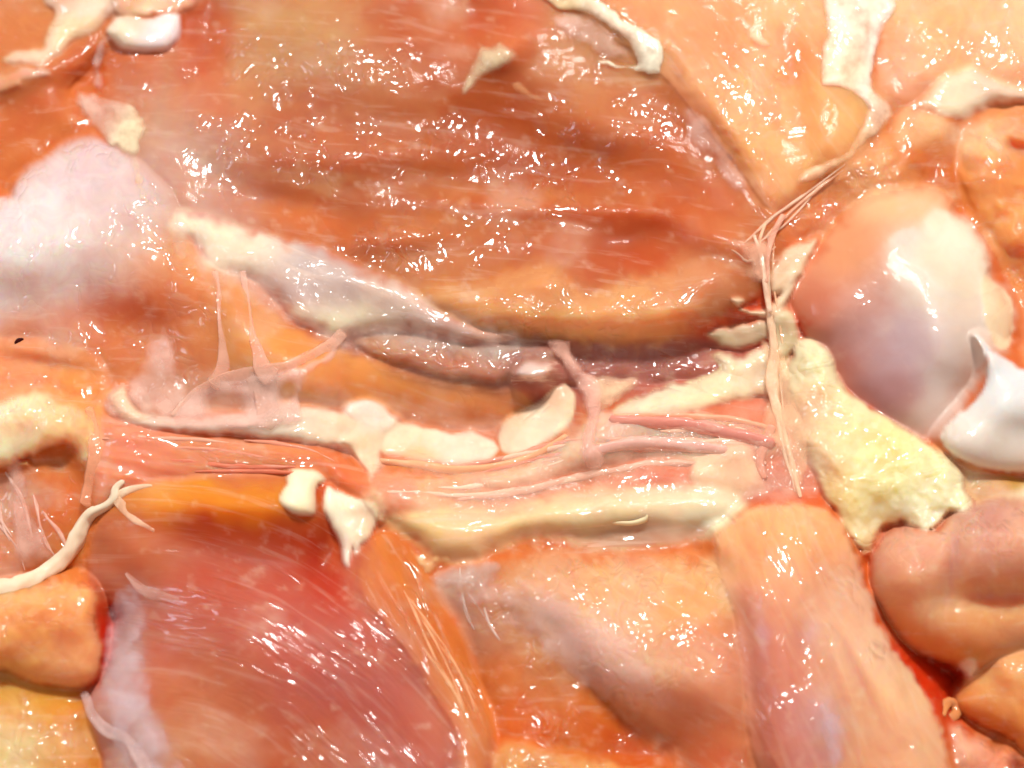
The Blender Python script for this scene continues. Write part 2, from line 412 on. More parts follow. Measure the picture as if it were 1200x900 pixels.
# ------------------------------------------------------------------ materials
def make_mat(name, radius, scale, rough, coat, mott, bump_px, w1, w2, film=False, spec=0.5, tint=(1, 1, 1), body=0.16, overlays=()):
    m = bpy.data.materials.new(name); m.use_nodes = True
    nt = m.node_tree; N = nt.nodes; L = nt.links
    b = N['Principled BSDF']
    def node(t, **kw):
        x = N.new(t)
        for k, v in kw.items(): setattr(x, k, v)
        return x
    ca = node('ShaderNodeAttribute', attribute_name='col'); fa = node('ShaderNodeAttribute', attribute_name='fuv')
    ga = node('ShaderNodeAttribute', attribute_name='guv')
    wa = node('ShaderNodeAttribute', attribute_name='wet'); aa = node('ShaderNodeAttribute', attribute_name='alp')
    # mottling: fine pale connective streaks and darker flecks along the fibre
    n1 = node('ShaderNodeTexNoise', noise_dimensions='2D'); n1.inputs['Scale'].default_value = 3.2; n1.inputs['Detail'].default_value = 3; n1.inputs['Roughness'].default_value = 0.6; n1.inputs['Distortion'].default_value = 0.6
    L.new(fa.outputs['Vector'], n1.inputs['Vector'])
    r1 = node('ShaderNodeMapRange'); r1.inputs[1].default_value = 0.3; r1.inputs[2].default_value = 0.72; r1.inputs[3].default_value = 1 - mott; r1.inputs[4].default_value = 1 + mott
    L.new(n1.outputs['Fac'], r1.inputs[0])
    mul = node('ShaderNodeVectorMath', operation='MULTIPLY')
    # red channel varies least, so light spots go paler and dark spots redder
    cmb = node('ShaderNodeCombineXYZ')
    r0 = node('ShaderNodeMapRange'); r0.inputs[1].default_value = 0.3; r0.inputs[2].default_value = 0.72; r0.inputs[3].default_value = 1 - mott * 0.35; r0.inputs[4].default_value = 1 + mott * 0.35
    L.new(n1.outputs['Fac'], r0.inputs[0])
    L.new(r0.outputs[0], cmb.inputs[0]); L.new(r1.outputs[0], cmb.inputs[1]); L.new(r1.outputs[0], cmb.inputs[2])
    L.new(ca.outputs['Color'], mul.inputs[0]); L.new(cmb.outputs[0], mul.inputs[1])
    # milky connective tissue in broad patches and thin streaks along the fibre, stains on fat
    def over(col_in, vec, scale, lo, hi, amt, rgb, detail=3, rough=0.6, dist=0.3):
        q = node('ShaderNodeTexNoise', noise_dimensions='2D'); q.inputs['Scale'].default_value = scale; q.inputs['Detail'].default_value = detail
        q.inputs['Roughness'].default_value = rough; q.inputs['Distortion'].default_value = dist
        L.new(vec, q.inputs['Vector'])
        r_ = node('ShaderNodeMapRange', interpolation_type='SMOOTHSTEP'); r_.inputs[1].default_value = lo; r_.inputs[2].default_value = hi; r_.inputs[3].default_value = 0; r_.inputs[4].default_value = amt
        L.new(q.outputs['Fac'], r_.inputs[0])
        m_ = node('ShaderNodeMix', data_type='RGBA'); L.new(r_.outputs[0], m_.inputs[0]); L.new(col_in, m_.inputs[6]); m_.inputs[7].default_value = (*rgb, 1)
        return m_.outputs[2]
    st = node('ShaderNodeMapping'); st.inputs['Scale'].default_value = (1.5, 7.0, 1); L.new(fa.outputs['Vector'], st.inputs['Vector'])
    cc = mul.outputs[0]
    for (kind, osc, lo, hi, amt, rgb) in overlays:
        cc = over(cc, st.outputs[0] if kind == 's' else fa.outputs['Vector'], osc, lo, hi, amt, rgb)
    tn = node('ShaderNodeVectorMath', operation='MULTIPLY'); L.new(cc, tn.inputs[0]); tn.inputs[1].default_value = tint
    L.new(tn.outputs[0], b.inputs['Base Color'])
    b.inputs['Subsurface Radius'].default_value = radius
    # thin rims scatter light over a shorter distance than the thick middle
    ea = node('ShaderNodeAttribute', attribute_name='edg'); es = node('ShaderNodeMath', operation='MULTIPLY'); L.new(ea.outputs['Fac'], es.inputs[0]); es.inputs[1].default_value = scale
    L.new(es.outputs[0], b.inputs['Subsurface Scale'])
    if film: b.inputs['Subsurface Weight'].default_value = 0.0
    else:
        ew = node('ShaderNodeMapRange', interpolation_type='SMOOTHSTEP'); ew.inputs[1].default_value = 0.02; ew.inputs[2].default_value = 0.40; ew.inputs[3].default_value = 0; ew.inputs[4].default_value = 1
        L.new(ea.outputs['Fac'], ew.inputs[0]); L.new(ew.outputs[0], b.inputs['Subsurface Weight'])
    b.subsurface_method = 'RANDOM_WALK'
    b.inputs['Roughness'].default_value = rough
    b.inputs['IOR'].default_value = 1.42
    b.inputs['Specular IOR Level'].default_value = spec
    b.inputs['Coat Weight'].default_value = coat
    b.inputs['Coat Roughness'].default_value = 0.065
    b.inputs['Coat IOR'].default_value = 1.55
    # wet surface relief: rounded grains in patches, plus broader ripples
    vo = node('ShaderNodeTexVoronoi', feature='F1', voronoi_dimensions='2D'); vo.inputs['Scale'].default_value = 100.0 / w1; vo.inputs['Randomness'].default_value = 1.0
    nd = node('ShaderNodeTexNoise', noise_dimensions='2D'); nd.inputs['Scale'].default_value = 5.0; nd.inputs['Detail'].default_value = 0
    L.new(ga.outputs['Vector'], nd.inputs['Vector'])
    dv = node('ShaderNodeVectorMath', operation='MULTIPLY_ADD'); L.new(nd.outputs['Color'], dv.inputs[0]); dv.inputs[1].default_value = (.26, .26, .26); L.new(ga.outputs['Vector'], dv.inputs[2])
    L.new(dv.outputs[0], vo.inputs['Vector'])
    sq = node('ShaderNodeMath', operation='MULTIPLY'); L.new(vo.outputs['Distance'], sq.inputs[0]); L.new(vo.outputs['Distance'], sq.inputs[1])
    inv = node('ShaderNodeMath', operation='SUBTRACT'); inv.inputs[0].default_value = 0.6; L.new(sq.outputs[0], inv.inputs[1])
    # grains come and go in patches
    gm = node('ShaderNodeTexNoise', noise_dimensions='2D'); gm.inputs['Scale'].default_value = 2.6; gm.inputs['Detail'].default_value = 2
    L.new(ga.outputs['Vector'], gm.inputs['Vector'])
    gr = node('ShaderNodeMapRange', interpolation_type='SMOOTHSTEP'); gr.inputs[1].default_value = 0.44; gr.inputs[2].default_value = 0.64; gr.inputs[3].default_value = 0.32; gr.inputs[4].default_value = 1.25
    L.new(gm.outputs['Fac'], gr.inputs[0])
    gmul = node('ShaderNodeMath', operation='MULTIPLY'); L.new(inv.outputs[0], gmul.inputs[0]); L.new(gr.outputs[0], gmul.inputs[1])
    cw = node('ShaderNodeMath', operation='MULTIPLY'); L.new(gr.outputs[0], cw.inputs[0]); L.new(wa.outputs['Fac'], cw.inputs[1])
    cm = node('ShaderNodeMapRange', interpolation_type='SMOOTHSTEP'); cm.inputs[1].default_value = 0.12; cm.inputs[2].default_value = 0.38; cm.inputs[3].default_value = 0.05; cm.inputs[4].default_value = coat
    L.new(cw.outputs[0], cm.inputs[0]); L.new(cm.outputs[0], b.inputs['Coat Weight'])
    gw = node('ShaderNodeMath', operation='MULTIPLY'); L.new(gmul.outputs[0], gw.inputs[0]); L.new(wa.outputs['Fac'], gw.inputs[1])
    add = gw
    bp = node('ShaderNodeBump'); bp.inputs['Distance'].default_value = bump_px * U; bp.inputs['Strength'].default_value = 1.0
    L.new(add.outputs[0], bp.inputs['Height'])
    # the flesh itself follows the ripples of its wet film only partly
    ge = node('ShaderNodeNewGeometry'); nm = node('ShaderNodeMix', data_type='VECTOR'); nm.inputs[0].default_value = body
    L.new(ge.outputs['Normal'], nm.inputs[4]); L.new(bp.outputs[0], nm.inputs[5])
    L.new(nm.outputs[1], b.inputs['Normal']); L.new(bp.outputs[0], b.inputs['Coat Normal'])
    if film:
        # fibrous, uneven thickness
        fn = node('ShaderNodeTexNoise', noise_dimensions='2D'); fn.inputs['Scale'].default_value = 3.5; fn.inputs['Detail'].default_value = 5; fn.inputs['Distortion'].default_value = 0.0
        L.new(fa.outputs['Vector'], fn.inputs['Vector'])
        fr = node('ShaderNodeMapRange'); fr.inputs[1].default_value = 0.32; fr.inputs[2].default_value = 0.68; fr.inputs[3].default_value = 0.45; fr.inputs[4].default_value = 1.15
        L.new(fn.outputs['Fac'], fr.inputs[0])
        fm = node('ShaderNodeMath', operation='MULTIPLY', use_clamp=True); L.new(fr.outputs[0], fm.inputs[0]); L.new(aa.outputs['Fac'], fm.inputs[1])
        L.new(fm.outputs[0], b.inputs['Alpha'])
    return m

MAT = {
    'meat': make_mat('meat', (1.0, 0.36, 0.15), 0.0070, 0.42, 1.0, 0.10, 7.0, 12, 60, spec=0.10, tint=(1.01, 1.19, 1.20), body=0.25,
                     overlays=(('s', 1.3, .55, .74, .15, (0.70, 0.47, 0.37)),)),
    'fat': make_mat('fat', (1.0, 0.78, 0.55), 0.0030, 0.34, 1.0, 0.05, 7.0, 14, 60, spec=0.14, tint=(1.05, 1.07, 1.14), body=0.15,
                    overlays=(('s', 1.6, .55, .72, .3, (0.82, 0.58, 0.42)),)),
    'curd': make_mat('curdled_fat', (1.0, 0.82, 0.5), 0.0032, 0.32, 1.0, 0.06, 5.5, 13, 30, spec=0.14, tint=(0.95, 0.96, 1.06), body=0.4),
    'cartilage': make_mat('cartilage', (1.0, 0.7, 0.5), 0.0018, 0.40, 0.8, 0.04, 4, 22, 90, spec=0.2),
    'film': make_mat('membrane', (1.0, 0.6, 0.5), 0.0010, 0.38, 1.0, 0.05, 7, 11, 50, film=True, spec=0.15, tint=(1.30, 1.27, 1.25)),
}
# broad variation of the tissue itself: milky connective tissue, blood-rich flecks, stains on fat
# (noise kind wavelength px, from, to, amount, colour)
VARY = {
    'meat': ((75, .12, .9, .28, (0.70, 0.46, 0.35)), (14, .25, .9, .24, (0.72, 0.47, 0.34)), (42, .2, .9, .18, (0.50, 0.14, 0.04))),
    'fat': ((38, .15, .85, .36, (0.80, 0.50, 0.32)), (15, .3, .95, .15, (0.74, 0.56, 0.40))),
    'curd': ((32, .3, .95, .3, (0.80, 0.58, 0.30)), (18, .2, .9, .3, (0.86, 0.82, 0.62))),
    'cartilage': ((55, .1, .8, .30, (0.68, 0.50, 0.45)), (20, .25, .9, .2, (0.74, 0.48, 0.34))),
}

# ------------------------------------------------------------------ the deep flesh everything lies on
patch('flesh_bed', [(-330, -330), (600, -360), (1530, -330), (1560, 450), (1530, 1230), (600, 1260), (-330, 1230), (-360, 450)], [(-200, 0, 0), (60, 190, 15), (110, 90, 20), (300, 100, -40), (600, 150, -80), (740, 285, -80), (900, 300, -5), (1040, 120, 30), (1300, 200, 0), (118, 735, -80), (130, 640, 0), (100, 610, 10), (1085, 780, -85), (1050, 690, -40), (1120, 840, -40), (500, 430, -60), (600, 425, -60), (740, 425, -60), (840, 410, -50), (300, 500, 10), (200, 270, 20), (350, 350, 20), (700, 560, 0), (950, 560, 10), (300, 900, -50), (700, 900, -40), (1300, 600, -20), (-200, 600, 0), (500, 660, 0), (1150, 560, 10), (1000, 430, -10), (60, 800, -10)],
      (198, 96, 46), label='deep orange flesh glimpsed between muscles, the red glow of the gaps painted on', t=20, r=120, depth=60, step=12, noise=(14, 90), wet=0.25,
      cols=[(122, 735, (196, 16, 4), (26, 50), 2), (1085, 785, (196, 34, 4), (46, 56, 30), 2), (1050, 700, (206, 80, 24), 40), (90, 680, (206, 110, 50), 40), (230, 40, (200, 70, 35), 80), (880, 360, (196, 50, 22), 80),  # reds put the light scattered inside the gaps into the colour
            (560, 430, (150, 85, 75), (150, 40, 0)), (760, 425, (165, 85, 78), (140, 30, 0)), (620, 850, (205, 75, 15), 90), (930, 550, (205, 80, 45), 40)])  # mauve points carry the slot's shade in their colour

# ------------------------------------------------------------------ upper muscles
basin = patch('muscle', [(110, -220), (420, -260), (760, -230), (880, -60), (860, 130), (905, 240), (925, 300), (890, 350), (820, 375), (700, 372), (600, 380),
      (500, 372), (420, 345), (350, 310), (280, 290), (215, 270), (170, 225), (130, 160), (120, 60)],
      [(150, 60, 20), (230, 250, 25), (420, 335, 22), (560, 370, 22), (760, 360, 22), (900, 280, 30), (850, 60, 32), (700, -150, 30), (300, -150, 40)],
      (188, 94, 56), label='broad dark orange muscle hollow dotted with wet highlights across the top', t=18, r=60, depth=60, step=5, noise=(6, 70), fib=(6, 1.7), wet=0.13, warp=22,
      hb=[(610, 190, -34, 150, 80, 0), (420, 60, 16, 120, 60, 25), (360, 180, 10, 140, 26, 4), (500, 180, 8, 90, 18, 0), (740, 285, -16, 75, 30, -12), (250, 40, -16, 28, 70, 10),
          (250, 130, 12, 50, 40, 0), (470, 275, 14, 60, 18, -6), (560, 20, -12, 30, 30, 0), (710, 150, 14, 60, 30, 20), (620, 240, 12, 120, 14, 3), (330, 240, -10, 80, 16, 10),
          (590, 62, 14, 26, 20, -30), (180, 190, 10, 40, 60, 0), (830, 270, 12, 60, 20, 20)],
      cols=[(610, 150, (178, 72, 24), (90, 55, 0), 1.4), (600, 190, (178, 74, 30), 70), (420, 160, (186, 92, 58), 70), (740, 282, (182, 62, 24), (66, 30, -10), 1.0), (680, 262, (186, 84, 44), 50),
            (250, 50, (196, 80, 44), (22, 60, 8), .9), (225, 30, (194, 76, 42), (24, 50, 0)), (290, 60, (198, 132, 88), (30, 60, 0)), (370, 40, (196, 134, 90), (60, 40, 20)), (400, 90, (190, 120, 84), (60, 26, 20)),
            (480, 40, (182, 78, 36), 50), (560, 25, (194, 72, 32), (34, 22, -20), 1.0), (520, 20, (204, 122, 88), 26), (620, 20, (202, 96, 60), 34),
            (470, 110, (186, 98, 52), 45), (240, 110, (198, 106, 74), 50), (180, 150, (196, 142, 118), 45), (225, 200, (196, 140, 122), 45), (170, 220, (204, 170, 166), 46, 1.6), (300, 230, (186, 92, 54), 45),
            (250, 255, (200, 160, 152), 44, 1.6), (380, 215, (196, 128, 86), (60, 7, 3)), (420, 240, (178, 82, 40), 60), (520, 240, (180, 88, 42), 60), (600, 300, (190, 98, 56), 60),
            (500, 310, (196, 112, 66), 50), (690, 60, (204, 130, 86), 50), (690, 130, (200, 116, 74), (60, 26, 15)), (760, 180, (196, 90, 40), 50), (800, 230, (194, 84, 36), 60), (860, 230, (196, 92, 46), 50), (850, 290, (200, 112, 74), 40), (820, 190, (196, 106, 70), (12, 36, -35)), (650, 235, (192, 104, 56), (80, 14, 4))],
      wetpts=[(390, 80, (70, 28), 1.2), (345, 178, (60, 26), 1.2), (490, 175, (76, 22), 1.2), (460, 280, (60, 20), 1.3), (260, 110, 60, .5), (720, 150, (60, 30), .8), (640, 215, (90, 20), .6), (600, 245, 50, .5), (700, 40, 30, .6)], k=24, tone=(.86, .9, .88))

patch('muscle', [(-330, -240), (-50, -240), (130, -220), (150, -60), (170, 0), (150, 40), (105, 80), (82, 110), (100, 150), (50, 190), (12, 215), (0, 260), (-20, 340), (-330, 360)],
      [(60, 60, 34), (0, 200, 20), (-200, 100, 40), (100, -100, 50)], (190, 100, 58), label='smooth dark orange muscle at the upper left corner', t=22, r=55, step=6, noise=(6, 80), wet=0.16,
      cols=[(40, 30, (196, 112, 66), 50), (40, 130, (188, 88, 46), 60), (10, 90, (204, 130, 88), (60, 14, -25)), (95, 75, (184, 78, 36), 30), (5, 220, (205, 96, 50), 30)], hb=[(20, 95, 8, 80, 14, -20)])

upr = patch('muscle', [(660, -240), (1060, -240), (1040, -60), (1020, 60), (1040, 120), (1010, 180), (960, 215), (925, 240), (905, 250), (880, 220), (850, 180), (815, 140), (790, 105), (740, 60), (690, 20), (640, -80)],
      [(700, 20, 44), (800, 110, 40), (900, 245, 34), (1030, 120, 48), (850, -150, 60)], (228, 152, 102), label='pale peach muscle slope sweeping down beside the white fascia', t=20, r=46, step=5, noise=(4, 60), fib=(55, 1.8), wet=0.12,
      cols=[(800, 40, (226, 148, 98), 70), (900, 60, (222, 136, 86), 60), (930, 70, (226, 140, 88), 26), (960, 130, (226, 160, 100), 50), (880, 130, (228, 160, 116), 50), (940, 160, (226, 158, 100), 50), (845, 160, (222, 142, 88), (50, 14, 50)),
            (790, 100, (226, 152, 116), (40, 14, 50)), (720, 30, (220, 130, 84), 36), (890, 200, (222, 140, 90), 40), (810, 90, (232, 166, 124), 22), (930, 10, (236, 168, 122), 36)],
      wetpts=[(880, 105, 40, .9), (850, 160, 40, .6), (700, 60, 30, .5)], hb=[(880, 110, 9, 40, 30, 30), (850, 140, 8, 70, 14, 52), (930, 90, -14, 20, 46, -10)], k=36, fade=44)
patch('fascia_strip', [(630, -12), (665, -14), (705, 2), (735, 24), (772, 50), (778, 68), (775, 88), (760, 89), (738, 82), (702, 74), (694, 67), (706, 69), (735, 76), (748, 72), (742, 58), (722, 38), (690, 18), (650, 8)], 1, (228, 214, 190), mat='film', parent=upr, label='white fascia hooked over the peach muscle edge', t=6, r=9, depth=10, step=3, noise=(1.5, 20), wob=2.0,
      cols=[(650, 0, (226, 200, 150), 24), (765, 75, (228, 222, 200), 20), (720, 30, (230, 205, 180), 24)], hug=5, fade=3, alpha=1.4)
patch('membrane', [(648, 14), (690, 18), (722, 42), (742, 62), (735, 74), (700, 62), (668, 46), (650, 30)], 1, (222, 190, 174), mat='film', parent=upr, t=4, r=16, depth=3, step=4, alpha=.45, alppts=[(700, 50, 20, -.2)], wet=.6, hug=10)
patch('membrane', [(800, 120), (830, 140), (860, 180), (880, 215), (860, 225), (835, 190), (805, 160)], 1, (216, 176, 160), mat='film', parent=upr, t=3, r=12, depth=3, step=4, alpha=.35, hug=10)
patch('membrane', [(552, 70), (570, 52), (600, 50), (612, 66), (592, 82), (570, 92), (545, 112), (540, 104)], 1, (206, 186, 150), mat='film', parent=basin, t=4, r=12, depth=3, step=3, alpha=.75, wet=.5, label='small whitish shred of membrane on the dark muscle', hug=10)
patch('membrane', [(598, 98), (612, 96), (625, 108), (650, 116), (648, 121), (622, 118), (606, 110)], 1, (214, 160, 112), mat='film', parent=basin, t=3, r=6, depth=3, step=2.5, alpha=.6, wet=.3, hug=10)
patch('fascia_strip', [(876, 40), (888, 18), (900, 24), (896, 40), (905, 56), (890, 56), (880, 50)], 66, (238, 200, 166), mat='film', parent=upr, t=4, r=8, depth=3, step=3, alpha=.7)

patch('muscle', [(1030, -240), (1500, -240), (1520, 60), (1400, 110), (1200, 118), (1130, 110), (1090, 118), (1060, 122), (1035, 112), (1022, 80), (1030, 20)],
      46, (230, 158, 112), label='peach pink muscle filling the upper right corner', t=24, r=60, step=6, noise=(5, 60), wet=0.12,
      cols=[(1060, 80, (226, 146, 112), 36), (1120, 30, (228, 156, 108), 50), (1170, 70, (226, 150, 112), 40), (1060, 110, (212, 118, 76), (36, 10, 0)), (1190, 20, (232, 168, 128), 40)],
      wetpts=[(1115, 52, 26, .6), (1175, 60, 40, .6)])
patch('fascia_strip', [(965, -60), (1058, -60), (1052, 0), (1040, 30), (1028, 60), (1022, 90), (1030, 112), (1045, 122), (1042, 132), (1020, 128), (1005, 112), (985, 104), (962, 100), (962, 60), (966, 20)], 0, (236, 218, 196), mat='film', label='sheer white fascia band running down from the top edge', t=8, r=26, depth=5, step=4, alpha=1.3, wet=.35,
      cols=[(1000, 10, (228, 216, 194), 40), (980, 80, (240, 204, 172), 36), (1030, 40, (240, 220, 210), (8, 60, 15))], alppts=[(985, 60, 26, -.15), (1005, 85, 20, -.3)], hug=16, fade=8)
patch('fascia_strip', [(1012, 105), (1035, 105), (1048, 128), (1038, 150), (1015, 172), (990, 195), (960, 212), (935, 215), (940, 200), (960, 192), (990, 175), (1006, 150), (1015, 128)], -2, (232, 196, 152), mat='film', label='pale fat strip curving down to the left below the fascia', t=8, r=14, depth=6, step=3, alpha=.95, wet=.3, cols=[(1030, 120, (234, 208, 184), 22), (950, 208, (236, 196, 158), 20)], hug=14, fade=9)

patch('muscle', [(820, 210), (880, 190), (950, 180), (1030, 130), (1075, 130), (1080, 215), (1020, 240), (975, 285), (945, 330), (925, 380), (880, 400), (840, 380), (830, 300)],
      [(900, 220, 12), (1040, 170, 34), (940, 330, 4), (860, 370, 0)], (206, 116, 66), label='orange flesh between the pale fat strip and the joint head', t=22, r=50, depth=50, step=4, noise=(7, 36), wet=.4,
      cols=[(930, 240, (210, 118, 70), 30), (1000, 205, (214, 132, 84), 30), (960, 260, (204, 106, 60), 26), (880, 250, (200, 100, 52), 30), (880, 360, (190, 60, 30), 30), (1020, 200, (224, 156, 110), 24), (870, 300, (204, 120, 84), 26)], wetpts=[(955, 245, 30, .8), (1010, 220, 20, .6)])
# ------------------------------------------------------------------ far right flesh
patch('muscle', [(1105, 140), (1160, 120), (1300, 90), (1520, 110), (1520, 420), (1300, 460), (1205, 440), (1190, 360), (1165, 300), (1125, 240), (1112, 190)],
      [(1110, 200, 20), (1200, 200, 34), (1400, 200, 40), (1195, 400, 10)], (222, 138, 84), label='lumpy orange muscle at the right edge above the joint', t=22, r=40, step=5, noise=(9, 40), wet=.16,
      cols=[(1150, 170, (226, 158, 112), 30), (1190, 140, (204, 112, 60), 30), (1135, 220, (206, 104, 30), (14, 40, -15)), (1190, 195, (206, 110, 50), 20), (1180, 250, (216, 132, 78), 40), (1190, 330, (204, 110, 58), 40)],
      hb=[(1150, 180, 16, 30, 40, 20), (1190, 175, -14, 30, 10, 20)], wetpts=[(1190, 330, 30, .7), (1170, 190, 20, .4)])
patch('muscle', [(1046, 140), (1062, 126), (1100, 128), (1120, 146), (1118, 200), (1118, 250), (1060, 245), (1042, 200), (1042, 165)], [(1080, 140, 44), (1080, 220, 14)], (226, 150, 100), label='small square orange muscle stub above the joint head',
      t=14, r=20, step=4, noise=(2, 30), cols=[(1070, 150, (230, 176, 128), (30, 20, 0)), (1080, 200, (220, 134, 84), 28), (1104, 198, (206, 104, 30), (11, 30, 0), 1.6), (1052, 200, (218, 136, 88), 14)], wet=.25)
patch('fat_strip', [(1062, 128), (1085, 108), (1110, 84), (1140, 78), (1170, 92), (1210, 100), (1340, 96), (1340, 124), (1210, 122), (1170, 122), (1145, 132), (1125, 142), (1100, 140), (1080, 128)], -6, (236, 196, 160), mat='fat', label='pale creamy fat band reaching the right edge', t=14, r=20, depth=20, step=4, noise=(3, 30), cols=[(1115, 110, (226, 208, 172), 34), (1160, 100, (232, 204, 176), 30), (1080, 125, (232, 178, 130), 16)], wet=.5, hug=20, soft=1.5, fade=16)
patch('membrane', [(1130, 150), (1152, 150), (1172, 166), (1180, 184), (1188, 190), (1178, 196), (1165, 192), (1160, 176)], 0, (234, 186, 156), mat='film', t=4, r=8, depth=3, step=3, alpha=.7, wet=.5, label='thin pale tag of membrane on the right-edge muscle', hug=10)

# ------------------------------------------------------------------ joint: bone end with cartilage
bone = patch('bone_end', [(922, 352), (940, 318), (962, 284), (990, 245), (1018, 224), (1060, 211), (1100, 214), (1118, 224), (1117, 246), (1142, 268), (1158, 300), (1160, 326), (1178, 345), (1188, 372), (1184, 405), (1165, 420), (1150, 450), (1125, 500), (1090, 525), (1040, 505), (1000, 476), (975, 440), (945, 395)],
      [(940, 350, 20), (1060, 215, 30), (1150, 300, 34), (1180, 400, 36), (1100, 510, 10), (980, 440, 6)], (206, 146, 112), mat='cartilage', label='rounded joint head of a leg bone, orange above, mauve with painted shade below', t=48, r=92, depth=60, step=4, noise=(1.5, 60), wob=1,
      cols=[(1050, 235, (230, 166, 116), (60, 22, 0)), (990, 290, (216, 140, 92), 40), (950, 360, (192, 100, 66), 36), (1010, 350, (196, 126, 98), 36), (1005, 400, (182, 132, 122), 36), (985, 425, (176, 78, 44), 26), (1060, 400, (184, 152, 150), 48), (1040, 455, (164, 112, 106), 34), (1085, 335, (214, 194, 168), 36),  # mauve points paint in the shade on the lower left side
            (1120, 300, (222, 206, 176), 40), (1105, 440, (206, 184, 166), (22, 70, 5)), (1150, 380, (214, 192, 168), 30), (1140, 400, (204, 168, 146), 34), (1130, 350, (208, 172, 142), 20), (1020, 470, (150, 80, 72), 24)],
      hb=[(1130, 352, -2, 18, 10, 10), (1100, 440, 3, 26, 80, 5)], wet=.16, wetpts=[(1120, 460, 20, .6), (1000, 350, 26, .5)], tone=(1.02, 1.12, 1.25), k=26, fade=24, drop=.9)
patch('cartilage_cap', [(1042, 292), (1046, 276), (1068, 266), (1086, 256), (1092, 246), (1108, 245), (1128, 252), (1148, 276), (1159, 306), (1160, 330), (1150, 345), (1130, 346), (1108, 338), (1088, 320), (1062, 304)], .06, (224, 208, 180), mat='cartilage', parent=bone, label='white cartilage cap on the joint head', t=0, r=34, depth=14, step=3, wob=2,
      cols=[(1060, 280, (228, 214, 204), 18), (1130, 290, (236, 228, 206), 40), (1090, 310, (214, 190, 160), 26), (1120, 340, (214, 186, 152), 22)], noise=(0, 30), drop=.4, wet=.2, wetpts=[(1058, 282, 10, .5)], hug=.5, soft=1.4, fade=16, k=1)
patch('cartilage_rim', [(1152, 320), (1166, 330), (1180, 342), (1188, 366), (1186, 400), (1176, 412), (1162, 402), (1152, 376), (1150, 350)], .3, (228, 200, 164), mat='cartilage', parent=bone, t=3, r=16, depth=16, step=3, wob=1.2, label='thin creamy cartilage rim at the right of the joint head', noise=(2, 20), wet=.6, hug=.5, fade=8, k=2)
patch('muscle', [(1086, 520), (1150, 545), (1210, 560), (1340, 560), (1340, 620), (1200, 612), (1150, 612), (1110, 600)], 30, (206, 150, 96), t=12, r=20, step=4, label='tan flesh sliver under the white cartilage', cols=[(1190, 560, (176, 118, 20), 14, 1.5), (1150, 565, (214, 172, 130), 30), (1190, 580, (224, 196, 166), (30, 9, 8)), (1170, 610, (160, 92, 76), 30)], wet=.4)
patch('cartilage', [(1142, 394), (1152, 398), (1168, 413), (1186, 424), (1210, 434), (1330, 440), (1330, 556), (1212, 553), (1170, 552), (1140, 545), (1116, 532), (1106, 520), (1104, 508), (1114, 492), (1132, 478), (1148, 462), (1157, 440), (1154, 414)],
      [(1145, 400, 84), (1200, 440, 66), (1110, 520, 56), (1200, 550, 42)], (226, 214, 204), mat='cartilage', label='smooth white cartilage spur with a pointed tip at the right edge', t=26, r=44, depth=24, step=3, wob=.6, noise=(1, 50),
      cols=[(1150, 405, (220, 212, 206), 16), (1180, 450, (214, 214, 214), 34), (1160, 490, (224, 220, 212), 40), (1180, 520, (226, 206, 188), 36), (1130, 520, (228, 212, 194), 26)], wet=.14, wetpts=[(1118, 510, 20, .6)], tone=(.94, .94, .95))

# ------------------------------------------------------------------ the lip below the upper hollow, and the dark cavities under it
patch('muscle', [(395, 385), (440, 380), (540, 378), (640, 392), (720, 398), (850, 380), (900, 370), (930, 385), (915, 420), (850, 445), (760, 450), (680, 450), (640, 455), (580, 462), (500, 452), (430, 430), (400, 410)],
      -14, (160, 92, 76), label='mauve muscle sunk in the long slot below the lip, slot shade painted in', t=14, r=24, step=5, noise=(3, 40), wet=.2,
      cols=[(480, 410, (176, 112, 92), 40), (450, 425, (190, 92, 44), 26), (540, 430, (160, 84, 58), 40), (580, 415, (150, 92, 80), 36), (620, 420, (150, 84, 72), 26), (740, 425, (166, 92, 80), 60), (830, 410, (158, 76, 64), 40), (880, 375, (190, 56, 28), 30)],  # occlusion under the lip is mixed into these dark mauves
      wetpts=[(700, 432, 26, .8), (760, 430, 26, .8)])
lip = patch('muscle', [(462, 338), (500, 330), (560, 322), (610, 306), (650, 302), (682, 318), (690, 330), (735, 318), (790, 306), (830, 300), (866, 318), (868, 345), (850, 370), (815, 388), (780, 402), (735, 405), (690, 404), (640, 402), (590, 396), (545, 392), (500, 370)], [(480, 340, -14), (600, 310, -22), (680, 318, -22), (780, 305, -20), (860, 330, -14), (700, 402, 0), (600, 394, -4), (800, 392, 0)], (222, 150, 96), label='plump pale orange muscle lip under the dark hollow', t=30, r=38, depth=40, step=4, noise=(5, 50), fib=(-4, 1.6), wet=.28,
      cols=[(540, 350, (218, 146, 90), 50), (620, 325, (198, 116, 76), 40), (640, 360, (226, 160, 100), 50), (720, 350, (226, 158, 102), 50), (760, 380, (220, 142, 90), 46), (820, 330, (206, 126, 86), 40), (850, 345, (200, 116, 84), 24), (560, 380, (220, 160, 110), 30), (680, 320, (196, 92, 56), 20)],
      wetpts=[(600, 378, (60, 14), 1.0), (690, 345, 40, .6), (735, 335, 30, .6), (560, 372, 30, .6)], hb=[(685, 316, -18, 24, 12, 0), (640, 330, 6, 30, 14, 0)], hug=30, soft=2.2, fade=30, k=30)
